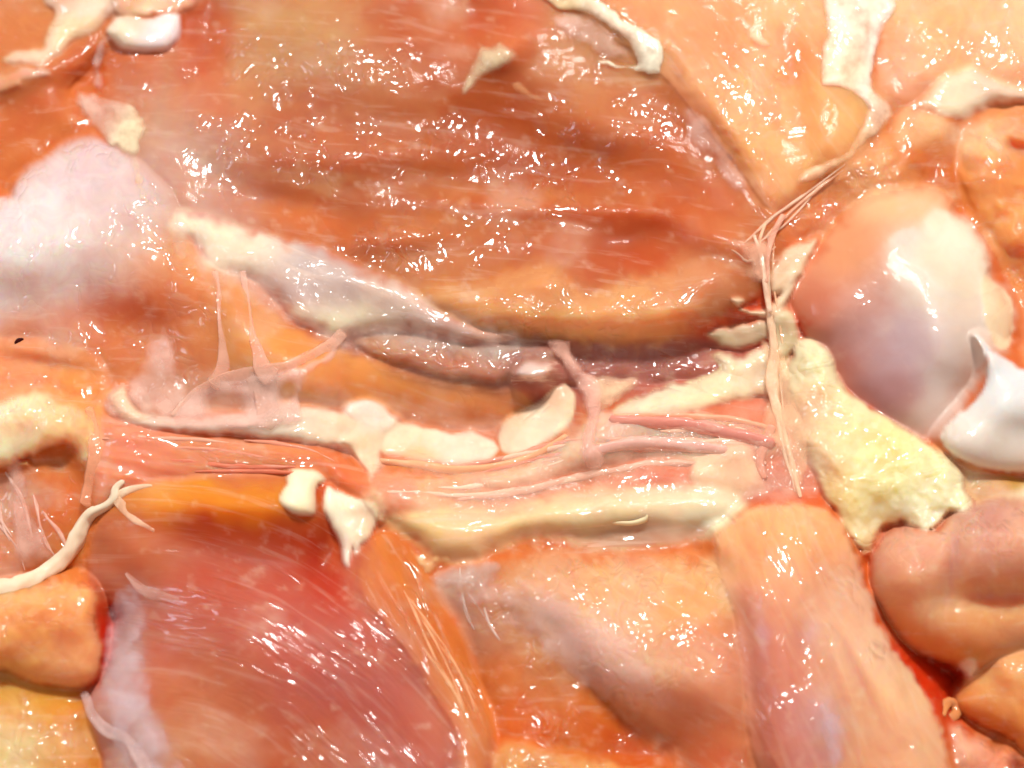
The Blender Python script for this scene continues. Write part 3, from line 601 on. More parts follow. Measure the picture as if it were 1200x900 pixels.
fas = patch('fascia_strip', [(188, 262), (205, 248), (236, 248), (262, 258), (300, 270), (345, 284), (378, 288), (408, 304), (432, 316), (460, 326), (496, 348), (520, 366), (560, 384), (600, 396), (560, 404), (520, 398), (480, 392), (450, 392), (420, 396), (404, 404), (388, 396), (368, 388), (342, 374), (330, 358), (312, 340), (296, 326), (268, 322), (240, 320), (232, 296), (222, 280), (200, 278)], 4, (198, 170, 156), mat='fat', label='greyish white fascia band with yellow fat crossing from left to centre', t=14, r=26, depth=16, step=4, noise=(4, 36), fib=(22, 1.6), wet=.26,
      cols=[(215, 264, (226, 214, 178), 26), (262, 290, (230, 210, 172), 34), (245, 305, (230, 214, 176), 22), (310, 290, (216, 196, 170), 30), (360, 305, (176, 154, 146), 30), (360, 340, (166, 122, 112), (40, 16, 5)), (400, 330, (172, 146, 136), 24), (420, 370, (228, 216, 178), (34, 12, -4), 1.6), (385, 372, (226, 212, 174), 22), (350, 372, (220, 188, 150), 14), (440, 340, (196, 164, 140), 26),
            (470, 365, (204, 178, 160), 30), (520, 380, (192, 150, 132), 30), (330, 340, (190, 146, 128), 20), (570, 394, (200, 148, 120), 24)],
      wetpts=[(500, 375, 40, .7), (440, 365, 26, .4), (560, 392, 30, .8)], hug=32, soft=1.5, fade=28)
patch('muscle', [(405, 398), (440, 390), (500, 388), (560, 396), (618, 402), (655, 408), (640, 424), (600, 440), (570, 446), (500, 434), (450, 420), (420, 410)], [(420, 400, 8), (620, 410, 8)], (178, 128, 108), label='mauve muscle edge tucked beneath the fascia', t=10, r=18, depth=30, step=4, noise=(3, 26), wet=.4,
      cols=[(440, 400, (184, 120, 86), 24), (500, 405, (178, 130, 112), 36), (520, 425, (186, 92, 52), (60, 9, 8)), (590, 412, (176, 144, 132), (40, 14, -25)), (620, 428, (150, 84, 70), 22)], wetpts=[(500, 395, 50, .5)])

# ------------------------------------------------------------------ left middle
veil = patch('muscle', [(-330, 240), (-60, 220), (8, 232), (25, 205), (60, 178), (100, 158), (140, 170), (190, 205), (212, 245), (232, 290), (262, 318), (296, 345), (335, 380), (396, 402), (396, 470), (300, 500), (200, 492), (140, 470), (118, 462), (60, 440), (0, 425), (-330, 440)],
      [(10, 240, 40), (120, 170, 40), (250, 300, 36), (380, 420, 20), (150, 460, 6), (0, 410, 12), (-200, 330, 40)], (206, 130, 96), label='orange muscle under a milky lavender veil at the left edge', t=30, r=60, depth=60, step=5, noise=(6, 80), wet=.3,
      hb=[(70, 280, 12, 120, 60, -18), (170, 380, -5, 70, 26, -8), (250, 320, 10, 40, 40, 0)],
      cols=[(60, 270, (222, 202, 202), 60), (40, 310, (220, 202, 194), (70, 36, -25), 1.4), (120, 210, (204, 172, 174), 44), (150, 240, (204, 168, 160), 44), (100, 270, (214, 180, 168), 36), (20, 350, (214, 176, 170), (50, 20, -20)), (110, 330, (200, 146, 132), 36), (150, 300, (204, 150, 130), 36), (60, 370, (206, 134, 112), 40), (10, 395, (214, 144, 114), 36),
            (205, 310, (206, 132, 88), 34), (150, 365, (196, 84, 40), (44, 24, -8), 1.5), (200, 360, (198, 100, 58), 36), (240, 370, (200, 116, 66), 30), (270, 380, (204, 116, 62), 30), (320, 390, (208, 122, 66), 34), (230, 320, (208, 124, 70), 24), (120, 400, (204, 110, 66), 36), (170, 420, (200, 116, 76), 30), (260, 430, (204, 116, 70), 30), (268, 472, (198, 98, 56), 18), (20, 420, (222, 132, 84), 30), (350, 440, (212, 124, 68), 34)],
      wetpts=[(110, 165, 30, .4), (30, 335, 24, .4)], fade=10, tone=(.97, .95, .96))
patch('membrane', [(90, 105), (120, 112), (150, 120), (170, 140), (178, 150), (170, 172), (165, 190), (172, 215), (176, 236), (166, 234), (158, 212), (150, 190), (138, 178), (118, 160), (98, 140), (84, 122)], 0, (214, 192, 164), mat='film', label='yellowish white membrane tag hanging at the upper left', t=5, r=12, depth=4, step=3, alpha=.9, wet=.3, alppts=[(110, 140, 20, -.35), (125, 120, 24, -.2)], cols=[(160, 150, (224, 208, 172), 20), (110, 125, (206, 166, 150), 24)], hug=12)
patch('membrane', [(106, 70), (118, 46), (130, 44), (124, 60), (120, 80), (124, 100), (112, 104), (104, 90)], 68, (204, 170, 160), mat='film', t=4, r=9, depth=3, step=3, alpha=.7)
patch('fat_strip', [(5, 72), (18, 60), (50, 56), (54, 36), (62, 16), (50, -4), (60, -40), (200, -40), (190, -8), (150, 6), (128, 18), (112, 36), (92, 46), (72, 62), (52, 78), (24, 76)], -3, (232, 202, 166), mat='fat', label='cream coloured fat scrap in the upper left corner', t=12, r=18, depth=16, step=4, noise=(4, 30),
      cols=[(90, 30, (226, 196, 152), 30), (100, 12, (236, 206, 184), (40, 9, 0)), (40, 64, (230, 196, 164), 20), (75, 2, (226, 150, 120), 14)], wet=.35, hug=20, soft=1.3, fade=8)
patch('fat_strip', [(-200, 100), (-20, 92), (20, 82), (52, 80), (58, 86), (30, 94), (0, 108), (-200, 130)], -2, (214, 148, 110), mat='fat', label='narrow pinkish fat edge below the upper left fat scrap', t=5, r=9, depth=10, step=3, wet=.5, cols=[(42, 82, (228, 190, 172), 14)], hug=12, fade=6)
patch('fat_lump', [(124, 34), (134, 20), (152, 18), (180, 22), (200, 14), (213, 18), (213, 36), (204, 50), (186, 60), (160, 61), (140, 56), (128, 46)], 0, (228, 206, 186), mat='fat', label='rounded white fat lobe near the top left', t=16, r=20, depth=18, step=3, noise=(2, 26),
      cols=[(140, 36, (224, 206, 174), 16), (195, 36, (228, 210, 206), 22), (165, 24, (222, 168, 136), 14)], wet=.2, hug=16, fade=5)
patch('muscle', [(120, -60), (240, -60), (232, 0), (216, 14), (196, 18), (160, 20), (134, 16), (128, -10)], 0, (222, 150, 122), label='pink flesh flap above the white fat lobe', t=10, r=18, depth=16, step=4, wet=.3, cols=[(190, 0, (226, 160, 130), 26), (165, 14, (228, 180, 140), 16)], hug=18)

strap = patch('muscle', [(262, 322), (290, 334), (318, 362), (350, 386), (398, 404), (450, 424), (510, 440), (570, 450), (618, 456), (628, 474), (606, 496), (560, 506), (500, 500), (450, 488), (408, 480), (340, 470), (290, 450), (262, 420), (254, 370)], -8, (212, 126, 66), label='smooth orange muscle strap running under the fascia to the fat bean', t=22, r=44, depth=40, step=4, noise=(3, 50), fib=(16, 2.5), wet=.12,
      cols=[(330, 400, (210, 124, 62), 44), (420, 440, (216, 130, 72), 50), (500, 460, (212, 122, 66), 46), (560, 480, (206, 112, 58), 36), (540, 492, (200, 100, 46), (50, 9, 5)), (580, 462, (220, 136, 88), 30), (280, 350, (208, 124, 70), 26)], wetpts=[(560, 474, 26, .5)], hug=24, soft=1.3, fade=14)

# web of membrane left of centre
web = patch('membrane', [(206, 478), (222, 458), (250, 446), (300, 436), (350, 428), (396, 398), (402, 392), (392, 418), (368, 440), (350, 462), (345, 498), (215, 502)], 1, (222, 184, 170), mat='film', label='milky membrane web with holes stretched over the orange muscle', t=3, r=12, step=2.5, alpha=.62, fade=7, warp=3, wet=.2,
      alppts=[(266, 474, (24, 13), -1.2), (336, 458, (11, 14, 20), -.9), (366, 442, (14, 12), -.7)])
WB = (222, 174, 152)
strand('membrane_strand', [(204, 488, 0, 5), (226, 464, 0, 6), (258, 448, 0, 8), (300, 438, 0, 10), (345, 428, 0, 8), (380, 410, 0, 8), (402, 390, 0, 7)], WB, mat='film', parent=web, flat=.16, alpha=.5, lift=.3)
strand('membrane_strand', [(252, 318, 0, 4), (256, 340, 0, 3), (259, 380, 0, 3.5), (262, 410, 0, 6), (260, 436, 0, 9), (252, 450, 0, 12)], WB, mat='film', parent=web, flat=.12, alpha=.4, lift=.3)
strand('membrane_strand', [(284, 318, 0, 4), (289, 345, 0, 3), (294, 385, 0, 4), (302, 412, 0, 7), (308, 432, 0, 10), (318, 442, 0, 12)], WB, mat='film', parent=web, flat=.12, alpha=.4, lift=.3)
strand('membrane_strand', [(296, 440, 0, 10), (306, 458, 0, 9), (312, 478, 0, 12), (316, 496, 0, 16)], WB, mat='film', parent=web, flat=.12, alpha=.32, lift=.3)
patch('membrane', [(155, 440), (168, 410), (176, 376), (183, 392), (194, 382), (206, 412), (216, 440), (224, 468), (206, 490), (170, 486), (148, 470)], 0, (220, 182, 166), mat='film', label='upright milky membrane fold left of centre', t=8, r=18, depth=4, step=3, alpha=.42, alppts=[(165, 420, 16, -.2)], wet=.3, hug=14)
patch('membrane', [(120, 462), (134, 442), (146, 458), (158, 480), (172, 462), (180, 478), (186, 490), (150, 494), (126, 484)], 0, (222, 186, 166), mat='film', t=6, r=10, depth=4, step=3, alpha=.5, wet=.5, label='ragged milky membrane tips on the left', hug=14)
# ------------------------------------------------------------------ far left middle
patch('muscle', [(-330, 410), (-60, 405), (0, 396), (60, 394), (110, 410), (130, 440), (128, 470), (112, 500), (60, 490), (0, 480), (-330, 500)], [(0, 420, 30), (110, 460, 26)], (220, 134, 86), label='salmon flesh ledge at the left edge beneath the dark speck', t=14, r=26, step=4, noise=(5, 40), wet=.22,
      cols=[(90, 450, (222, 128, 62), 36), (40, 440, (216, 128, 88), 30), (20, 405, (216, 122, 80), 30), (60, 425, (206, 108, 66), (40, 7, 10)), (115, 480, (224, 134, 76), 20)], hb=[(50, 425, -8, 50, 8, 8)])
patch('muscle', [(-330, 500), (-60, 480), (0, 470), (30, 460), (54, 462), (80, 474), (104, 482), (120, 500), (118, 540), (100, 548), (84, 520), (60, 524), (20, 540), (0, 545), (-330, 580)], [(0, 480, 50), (100, 490, 44), (20, 540, 34)], (234, 184, 136), label='pale creamy flesh tongue at the left edge', t=16, r=24, depth=30, step=4, noise=(3, 30), wet=.3,
      cols=[(20, 490, (238, 192, 150), 36), (60, 500, (232, 172, 116), 30), (10, 530, (236, 206, 160), 26), (100, 500, (228, 146, 92), 22)], wetpts=[(25, 475, 24, .8)], tone=(1.0, 1.0, 1.1))
patch('muscle', [(-330, 560), (0, 540), (40, 520), (90, 515), (116, 540), (112, 600), (90, 640), (40, 670), (-30, 690), (-330, 720)], 0, (206, 140, 112), label='translucent mauve flesh behind the white tendon', t=14, r=30, step=5, noise=(4, 40), wet=.3,
      cols=[(40, 545, (206, 122, 64), (26, 20, 20), 1.5), (75, 570, (200, 116, 70), (26, 16, 0)), (85, 535, (224, 170, 116), 20), (20, 590, (206, 152, 134), 36), (60, 610, (198, 124, 96), 30), (40, 640, (206, 150, 130), 30), (70, 650, (196, 116, 82), 24), (5, 640, (196, 104, 56), 14)], wetpts=[(20, 612, (40, 12), 1.2), (62, 606, 14, 1.0)])
strand('membrane_strand', [(104, 478, 54, 5), (110, 510, 50, 7), (110, 550, 46, 8), (102, 590, 42, 8)], (222, 156, 120), mat='film', label='thin vertical pinkish membrane beside the pink strip', flat=.15, alpha=.5)
patch('membrane', [(6, 545), (26, 540), (34, 580), (46, 620), (66, 646), (50, 660), (18, 656), (10, 610)], 26, (212, 168, 150), mat='film', t=3, r=12, depth=3, step=4, alpha=.55, wet=.5)

# ------------------------------------------------------------------ middle: pink strip, vessels and pale fat
pink = patch('muscle', [(112, 500), (124, 488), (150, 492), (200, 504), (270, 512), (340, 516), (390, 526), (430, 552), (480, 556), (560, 552), (640, 538), (720, 530), (800, 534), (870, 542), (930, 560), (930, 590), (840, 580), (740, 590), (640, 606), (540, 620), (460, 610), (420, 590), (380, 572), (330, 562), (250, 566), (180, 572), (140, 586), (112, 600), (104, 560)],
      [(120, 520, 40), (300, 530, 36), (430, 570, 22), (600, 580, 8), (880, 560, 10), (200, 565, 34)], (220, 124, 88), label='long salmon pink muscle strip through the middle', t=20, r=30, depth=40, step=4, noise=(5, 40), fib=(8, 3), wet=.26, ridge=(1, 16),
      cols=[(160, 530, (220, 122, 92), 40), (250, 530, (214, 122, 84), 40), (340, 535, (208, 110, 66), 40), (400, 545, (206, 96, 52), 30), (450, 570, (214, 108, 70), 30), (475, 575, (206, 88, 48), 14), (540, 565, (220, 138, 104), 40), (600, 560, (222, 150, 116), (40, 10, -8)), (590, 580, (218, 112, 84), (60, 9, -6)), (680, 556, (210, 96, 58), (46, 10, -10), 1.4), (780, 548, (204, 88, 56), (50, 12, 8), 1.3), (860, 548, (216, 128, 92), 26), (520, 600, (228, 168, 116), 40)],
      wetpts=[(280, 540, 40, .7), (150, 530, 40, .5), (190, 500, 30, .4), (480, 545, 30, .7)], gst=2.0)
# lumps of fat along the strip
patch('fat_strip', [(128, 462), (146, 452), (158, 470), (176, 486), (220, 488), (262, 488), (300, 482), (332, 476), (372, 478), (404, 486), (430, 492), (424, 520), (396, 524), (350, 518), (300, 512), (240, 508), (196, 506), (160, 498), (134, 482)], 3, (212, 186, 160), mat='fat', label='long greyish fat ribbon left of the white fat drip', t=12, r=14, depth=14, step=3, noise=(3, 28), wet=.3,
      cols=[(145, 470, (230, 196, 158), 24), (210, 496, (210, 170, 150), 34), (280, 496, (206, 180, 162), 30), (340, 492, (216, 196, 168), 36), (385, 512, (232, 216, 182), 22), (410, 505, (232, 206, 164), 18)], wetpts=[(150, 475, 26, .9), (225, 490, 24, .5)], hug=28, soft=1.4, fade=8)
patch('fat_strip', [(440, 502), (456, 494), (480, 496), (520, 504), (556, 506), (578, 514), (586, 528), (574, 540), (540, 546), (505, 542), (475, 536), (450, 534), (440, 522)], -4, (222, 206, 172), mat='fat', label='pale fat ribbon between the fat drip and the fat bean', t=14, r=16, depth=14, step=3, noise=(2.5, 24), wet=.2,
      cols=[(470, 510, (224, 204, 168), 22), (550, 524, (222, 210, 184), 30), (480, 532, (222, 178, 118), (30, 7, 8))], wetpts=[(490, 530, 26, .9)], hug=16, soft=1.3, fade=5)
strand('fat_strip', [(446, 540, 40, 3), (490, 546, 38, 5), (540, 552, 36, 6), (590, 546, 36, 5), (630, 532, 36, 4), (664, 512, 38, 4)], (226, 164, 118), mat='fat', label='thin tan strand below the pale fat ribbon', flat=.6, wet=.3)
patch('fat_lump', [(404, 480), (412, 470), (428, 467), (446, 474), (458, 486), (466, 490), (462, 504), (450, 510), (447, 530), (446, 546), (440, 556), (435, 567), (431, 566), (428, 550), (420, 538), (408, 524), (396, 520), (400, 512), (414, 506), (420, 496), (412, 490)], 0, (230, 218, 192), mat='fat', label='white fat lump with a drip hanging over the pink strip', t=13, r=15, depth=14, step=2.5, noise=(2, 18), wob=1.2, wet=.25,
      cols=[(425, 480, (226, 216, 200), 20), (432, 520, (232, 206, 164), 16), (432, 550, (230, 178, 140), 16), (408, 516, (232, 208, 164), 14)], wetpts=[(450, 496, 12, .8)], hug=14)
patch('fat_lump', [(583, 512), (592, 492), (612, 478), (634, 468), (650, 452), (664, 448), (673, 462), (675, 482), (668, 500), (652, 512), (632, 524), (606, 532), (588, 530)], -4, (224, 206, 172), mat='fat', label='smooth bean shaped fat lump at the centre',
      t=22, r=26, depth=20, step=3, noise=(1.5, 30), wob=.8, cols=[(625, 510, (220, 206, 174), 26), (655, 470, (222, 180, 144), 20), (600, 485, (216, 160, 112), 18), (595, 518, (216, 200, 166), 20)], wet=.16, wetpts=[(622, 485, 18, 1.0)], hug=16, fade=4)
patch('fat_lump', [(606, 440), (612, 430), (626, 425), (642, 428), (646, 434), (638, 442), (622, 445)], 20, (206, 178, 164), mat='fat', label='tiny whitish lump in the dark slot above the fat bean', t=9, r=9, depth=9, step=2, noise=(1, 12), wob=.6, wet=.5)
patch('membrane', [(640, 400), (665, 396), (672, 410), (680, 430), (700, 440), (710, 460), (704, 486), (700, 516), (712, 540), (690, 552), (676, 536), (684, 500), (684, 470), (670, 444), (655, 420)], 1, (224, 176, 158), mat='film', label='pinkish membrane draped from the lip down past the fat bean', t=5, r=12, depth=4, step=3, alpha=.65, wet=.6, wetpts=[(688, 500, 16, 1.0)], hug=14, fade=7)
patch('membrane', [(690, 440), (730, 438), (750, 446), (740, 462), (716, 478), (700, 486), (692, 464)], 0, (220, 186, 152), mat='film', t=4, r=12, depth=3, step=3, alpha=.75, wet=.3, label='sheer beige membrane beside the draped one', hug=14)
vb = patch('muscle', [(560, 560), (600, 548), (650, 530), (674, 508), (700, 486), (740, 482), (800, 484), (850, 490), (900, 500), (920, 520), (900, 540), (840, 550), (760, 540), (690, 546), (640, 562), (590, 574)], [(600, 555, 20), (700, 490, 32), (900, 515, 28), (800, 545, 16)], (222, 160, 132), label='pale pink tissue sheet carrying the small vessels', t=12, r=20, depth=24, step=4, noise=(3, 30), fib=(4, 3), wet=.4,
      cols=[(650, 548, (222, 168, 138), 36), (760, 520, (226, 168, 142), 40), (820, 510, (214, 118, 98), (50, 9, 6)), (740, 505, (218, 150, 134), 26), (870, 510, (206, 108, 84), 26), (840, 530, (230, 176, 140), 26)], wetpts=[(740, 512, (50, 10), .9), (805, 517, (40, 8), .9)])
strand('vessel', [(716, 492, 50, 5), (770, 495, 50, 7), (820, 500, 50, 8), (862, 510, 48, 8), (905, 520, 46, 7)], (216, 134, 114), mat='fat', parent=vb, label='reddish pink blood vessel', flat=.7, wet=.4)
strand('vessel', [(690, 530, 40, 5), (740, 520, 46, 7), (800, 522, 46, 7), (850, 528, 44, 6)], (224, 168, 148), mat='fat', parent=vb, flat=.7, wet=.5)
strand('vessel', [(720, 488, 50, 3), (780, 488, 52, 4), (850, 492, 52, 5), (900, 502, 50, 4)], (222, 158, 120), mat='fat', parent=vb, flat=.7, wet=.5)
patch('fat_strip', [(716, 484), (740, 466), (780, 452), (826, 440), (842, 428), (836, 418), (850, 412), (872, 416), (892, 404), (918, 400), (926, 430), (916, 462), (890, 464), (862, 470), (830, 478), (796, 486), (748, 490)], -5, (234, 210, 166), mat='curd', label='creamy fat strip pointing left from the knotted membrane', t=20, r=20, depth=20, step=3, noise=(4, 24), wet=.25,
      cols=[(760, 474, (230, 212, 172), 30), (830, 452, (236, 214, 166), 30), (890, 425, (238, 216, 176), 26), (860, 470, (222, 166, 106), (30, 7, -6)), (900, 455, (226, 182, 136), 18)], wetpts=[(800, 458, (44, 10), .9), (880, 440, 26, .6)], hug=18, soft=1.3, fade=9)
patch('fat_strip', [(806, 548), (826, 532), (846, 524), (874, 522), (886, 538), (896, 558), (896, 574), (876, 584), (842, 588), (812, 574)], -3, (230, 194, 152), mat='fat', label='folded cream fat end right of the vessels', t=12, r=16, depth=16, step=3, noise=(3, 22), cols=[(870, 545, (230, 192, 152), 24), (830, 560, (226, 206, 164), 22)], wet=.2, hug=14, fade=7)
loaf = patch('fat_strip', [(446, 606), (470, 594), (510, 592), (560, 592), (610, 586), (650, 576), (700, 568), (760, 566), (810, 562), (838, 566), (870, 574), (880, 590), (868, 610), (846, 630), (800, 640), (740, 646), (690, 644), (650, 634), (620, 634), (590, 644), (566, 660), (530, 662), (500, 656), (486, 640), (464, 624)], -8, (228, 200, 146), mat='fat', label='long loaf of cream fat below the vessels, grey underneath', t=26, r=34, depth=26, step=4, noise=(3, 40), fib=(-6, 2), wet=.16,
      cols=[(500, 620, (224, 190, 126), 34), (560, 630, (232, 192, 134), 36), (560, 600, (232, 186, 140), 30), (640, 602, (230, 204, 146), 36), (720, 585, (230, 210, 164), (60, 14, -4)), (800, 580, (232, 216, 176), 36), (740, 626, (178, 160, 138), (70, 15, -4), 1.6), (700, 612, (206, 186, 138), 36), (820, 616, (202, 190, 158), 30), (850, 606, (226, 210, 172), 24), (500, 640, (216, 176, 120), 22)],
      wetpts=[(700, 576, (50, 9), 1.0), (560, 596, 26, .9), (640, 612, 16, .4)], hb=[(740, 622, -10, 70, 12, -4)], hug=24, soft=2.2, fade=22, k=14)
strand('fat_curl', [(715, 612, 62, 2), (740, 613, 64, 3), (756, 608, 65, 3.4), (757, 601, 64, 2.6), (748, 599, 63, 2)], (226, 206, 160), parent=loaf, label='little curled fat thread on the loaf', wet=.2, lift=-.3)

# ------------------------------------------------------------------ lower left
lowl = patch('muscle', [(132, 582), (150, 572), (180, 562), (240, 552), (310, 552), (370, 562), (410, 590), (436, 630), (470, 680), (520, 750), (565, 830), (600, 920), (620, 1080), (600, 1240), (60, 1240), (80, 1000), (120, 910), (108, 860), (96, 826), (110, 806), (126, 780), (134, 740), (136, 720), (118, 700), (100, 680), (100, 650), (112, 616)],
      [(150, 580, 34), (300, 555, 34), (430, 630, 20), (560, 830, 16), (110, 700, 10), (100, 830, 20), (300, 1100, 0)], (182, 84, 56), label='large dark red muscle with wet fibre streaks at the lower left', t=44, r=90, depth=70, step=5, noise=(3, 90), fib=(20, 2.5), wet=.14, warp=16,
      hb=[(300, 650, -22, 140, 40, 8), (260, 590, 12, 110, 20, 0), (300, 760, 14, 120, 60, 20), (390, 640, -22, 26, 60, 20), (160, 650, 8, 30, 30, 0)],
      cols=[(250, 588, (206, 112, 18), (90, 18, 2), 1.5), (200, 580, (204, 118, 42), 26), (180, 565, (206, 128, 72), 22), (310, 605, (196, 84, 12), (60, 14, 8)), (280, 622, (182, 58, 14), (90, 16, 4), 1.2), (380, 640, (172, 34, 8), (20, 60, -10), 1.5), (350, 640, (172, 54, 26), 36), (160, 640, (186, 96, 58), 36), (150, 690, (182, 78, 46), 30), (260, 680, (174, 64, 38), 50),
            (170, 690, (186, 120, 100), (40, 8, 24)), (150, 740, (178, 118, 98), (18, 40, 5)), (230, 720, (178, 82, 62), 46), (330, 720, (174, 72, 56), 50), (140, 810, (190, 130, 116), (22, 44, 0)), (170, 845, (196, 148, 136), (34, 9, 40)), (160, 890, (190, 136, 116), 24), (240, 800, (188, 98, 66), 50), (250, 850, (190, 96, 50), 50), (340, 800, (182, 82, 64), 50), (420, 800, (172, 74, 60), 50), (460, 870, (172, 78, 62), 50), (360, 870, (184, 86, 50), 40), (210, 880, (192, 116, 72), 30), (440, 740, (182, 76, 52), 36), (500, 850, (190, 92, 62), 30)],
      wetpts=[(235, 705, (95, 28), 1.1), (250, 750, (90, 22), .8), (420, 785, (64, 32), 1.1), (450, 745, (54, 24), 1.0), (370, 880, 26, .6), (160, 760, 20, .6), (470, 870, 50, .4)], gst=7, gsc=1.7, arc=(134, 1146, 455), tone=(1.0, 1.1, 1.25))
flap = patch('muscle', [(418, 662), (428, 640), (446, 622), (462, 626), (482, 645), (500, 668), (520, 694), (540, 730), (556, 770), (572, 806), (588, 834), (586, 862), (576, 900), (572, 960), (560, 1100), (500, 1100), (530, 960), (538, 900), (530, 850), (506, 812), (478, 770), (448, 730), (424, 700)], -8, (204, 114, 56), label='narrow orange muscle flap between red and pink lower muscles', t=18, r=36, depth=40, step=4, noise=(5, 44), fib=(60, 3), wet=.3, ridge=(1, 12),
      cols=[(450, 660, (200, 104, 40), 30), (480, 700, (196, 98, 34), 36), (510, 750, (204, 108, 44), 36), (440, 690, (206, 118, 66), 26), (480, 760, (206, 120, 76), 26), (540, 800, (206, 116, 52), 30), (560, 850, (212, 128, 62), 26), (540, 860, (210, 124, 78), 24)],
      wetpts=[(470, 720, 36, .6), (530, 845, 24, 1.0), (520, 800, 36, .6)], hug=26, soft=1.2, fade=22, gst=4, gsc=1.8, k=30)
patch('muscle', [(-300, 700), (-60, 690), (0, 692), (40, 690), (80, 682), (104, 686), (111, 700), (112, 725), (116, 745), (119, 770), (112, 794), (92, 806), (60, 803), (30, 798), (0, 784), (-60, 790), (-300, 800)], [(0, 700, 40), (100, 690, 44), (60, 800, 26)], (222, 140, 84), label='rounded orange block of flesh at the left edge', t=28, r=30, depth=40, step=4, noise=(4, 36), wet=.3, wob=1,
      cols=[(60, 720, (218, 134, 74), 40), (30, 770, (218, 140, 76), 36), (90, 770, (222, 138, 90), 30), (60, 700, (226, 150, 96), (50, 8, -4))], wetpts=[(35, 722, (40, 12), 1.0), (95, 705, 14, .8), (70, 740, 12, .6)], fade=10, k=8, drop=2.0, tone=(1.02, 1.0, 1.1))
patch('muscle', [(-300, 780), (0, 776), (60, 796), (90, 806), (112, 830), (120, 870), (126, 920), (140, 1000), (120, 1240), (-300, 1240)], [(50, 800, 10), (100, 860, 16), (0, 1000, 30)], (208, 136, 62), label='yellowish tan flesh in the lower left corner', t=24, r=60, depth=40, step=5, noise=(5, 50), wet=.3,
      cols=[(70, 830, (200, 116, 36), 36), (30, 830, (206, 134, 56), 30), (20, 870, (206, 160, 98), 36), (90, 880, (196, 112, 44), 30), (10, 890, (214, 182, 130), 30), (70, 890, (204, 146, 84), 26)], wetpts=[(20, 868, (40, 20), .9), (72, 890, 16, .8), (90, 865, 16, .4)])
ten = strand('tendon', [(-130, 702, 80, 13), (-30, 696, 82, 11), (20, 688, 84, 10), (55, 672, 86, 9.5), (80, 650, 88, 8.5), (92, 625, 88, 8), (104, 604, 86, 6.5), (125, 592, 80, 5), (135, 582, 78, 5), (136, 572, 76, 4), (144, 564, 74, 3)], (230, 206, 172), mat='fat', label='twisting white tendon at the left, forked at its tip', flat=.75, seg=3, nr=14, wet=.12, noise=.18)
strand('tendon_branch', [(135, 584, 78, 5), (150, 575, 76, 4.5), (170, 570, 72, 2.5), (178, 569, 70, 1)], (230, 206, 176), mat='film', alpha=.8, parent=ten, flat=.4, seg=3, wet=.2, lift=0)
strand('tendon_branch', [(135, 584, 78, 5), (148, 598, 74, 5), (162, 612, 68, 4), (180, 622, 62, 2)], (226, 190, 158), mat='film', alpha=.6, parent=ten, flat=.3, seg=3, wet=.2, lift=0)
strand('membrane_strand', [(98, 812, 62, 4), (112, 840, 62, 7), (130, 858, 64, 7), (150, 866, 66, 6), (162, 885, 66, 7), (172, 905, 66, 8), (180, 960, 60, 8)], (204, 176, 170), mat='film', parent=lowl, label='silvery membrane edge along the red muscle', flat=.3, alpha=.5)
strand('membrane_strand', [(148, 672, 56, 2), (166, 690, 60, 5), (185, 698, 62, 6), (210, 704, 62, 3)], (200, 156, 142), mat='film', parent=lowl, flat=.3, alpha=.4)

# two white fat drops over the lower left muscle
patch('fat_lump', [(336, 560), (344, 551), (362, 550), (374, 554), (382, 562), (374, 568), (370, 578), (371, 592), (368, 604), (352, 605), (336, 598), (327, 586), (330, 574), (337, 568)], 0, (236, 218, 178), mat='fat', label='small knuckle shaped white fat lump over the amber muscle', t=13, r=15, depth=14, step=2.5, noise=(1.2, 20), wob=.8, wet=.14, hug=12, fade=3)
patch('fat_lump', [(379, 574), (386, 570), (398, 577), (424, 584), (440, 590), (444, 604), (440, 622), (424, 638), (418, 652), (414, 642), (410, 664), (402, 660), (398, 640), (388, 616), (380, 598)], 0, (238, 220, 186), mat='fat', label='wedge of white fat pointing down over the red muscle', t=14, r=18, depth=16, step=2.5, noise=(2, 22), wob=1.2,
      cols=[(395, 600, (236, 222, 190), 26), (430, 610, (230, 196, 158), 20), (405, 650, (230, 206, 182), 20)], wet=.16, hug=14, fade=4)
patch('muscle', [(424, 580), (440, 566), (452, 574), (452, 600), (448, 616), (438, 606)], -2, (232, 176, 138), t=7, r=9, depth=10, step=3, label='pinkish thread of tissue joining fat wedge and strip', wet=.3, hug=10)
# ------------------------------------------------------------------ lower middle and right
under = patch('muscle', [(496, 690), (520, 668), (560, 660), (620, 650), (660, 690), (700, 760), (740, 820), (800, 870), (840, 920), (840, 1240), (560, 1240), (560, 900), (566, 840), (548, 770), (524, 720)], [(510, 690, 14), (640, 680, 14), (600, 850, 6), (800, 900, -6)], (190, 106, 62), label='mauve brown muscle in the cleft below the grey membrane', t=26, r=50, depth=50, step=5, noise=(4, 50), wet=.22,
      cols=[(530, 700, (172, 120, 104), 30), (560, 740, (180, 116, 92), 36), (580, 800, (198, 96, 34), 30), (620, 740, (196, 126, 88), 36), (640, 790, (194, 112, 64), 36), (680, 840, (196, 92, 24), 40), (740, 870, (190, 70, 14), 40), (620, 850, (204, 84, 20), 30), (575, 850, (206, 84, 24), 20)], wetpts=[(616, 826, 10, 1.2), (665, 845, 20, .9), (640, 862, 14, 1.0), (580, 725, 16, 1.0), (615, 762, 12, .8)])
patch('muscle', [(584, 880), (610, 868), (640, 876), (690, 888), (740, 900), (800, 940), (800, 1240), (560, 1240), (570, 920)], 30, (206, 132, 76), label='tan flesh edge peeking in at the bottom centre', t=14, r=26, depth=30, step=4, noise=(3, 30), wet=.5)
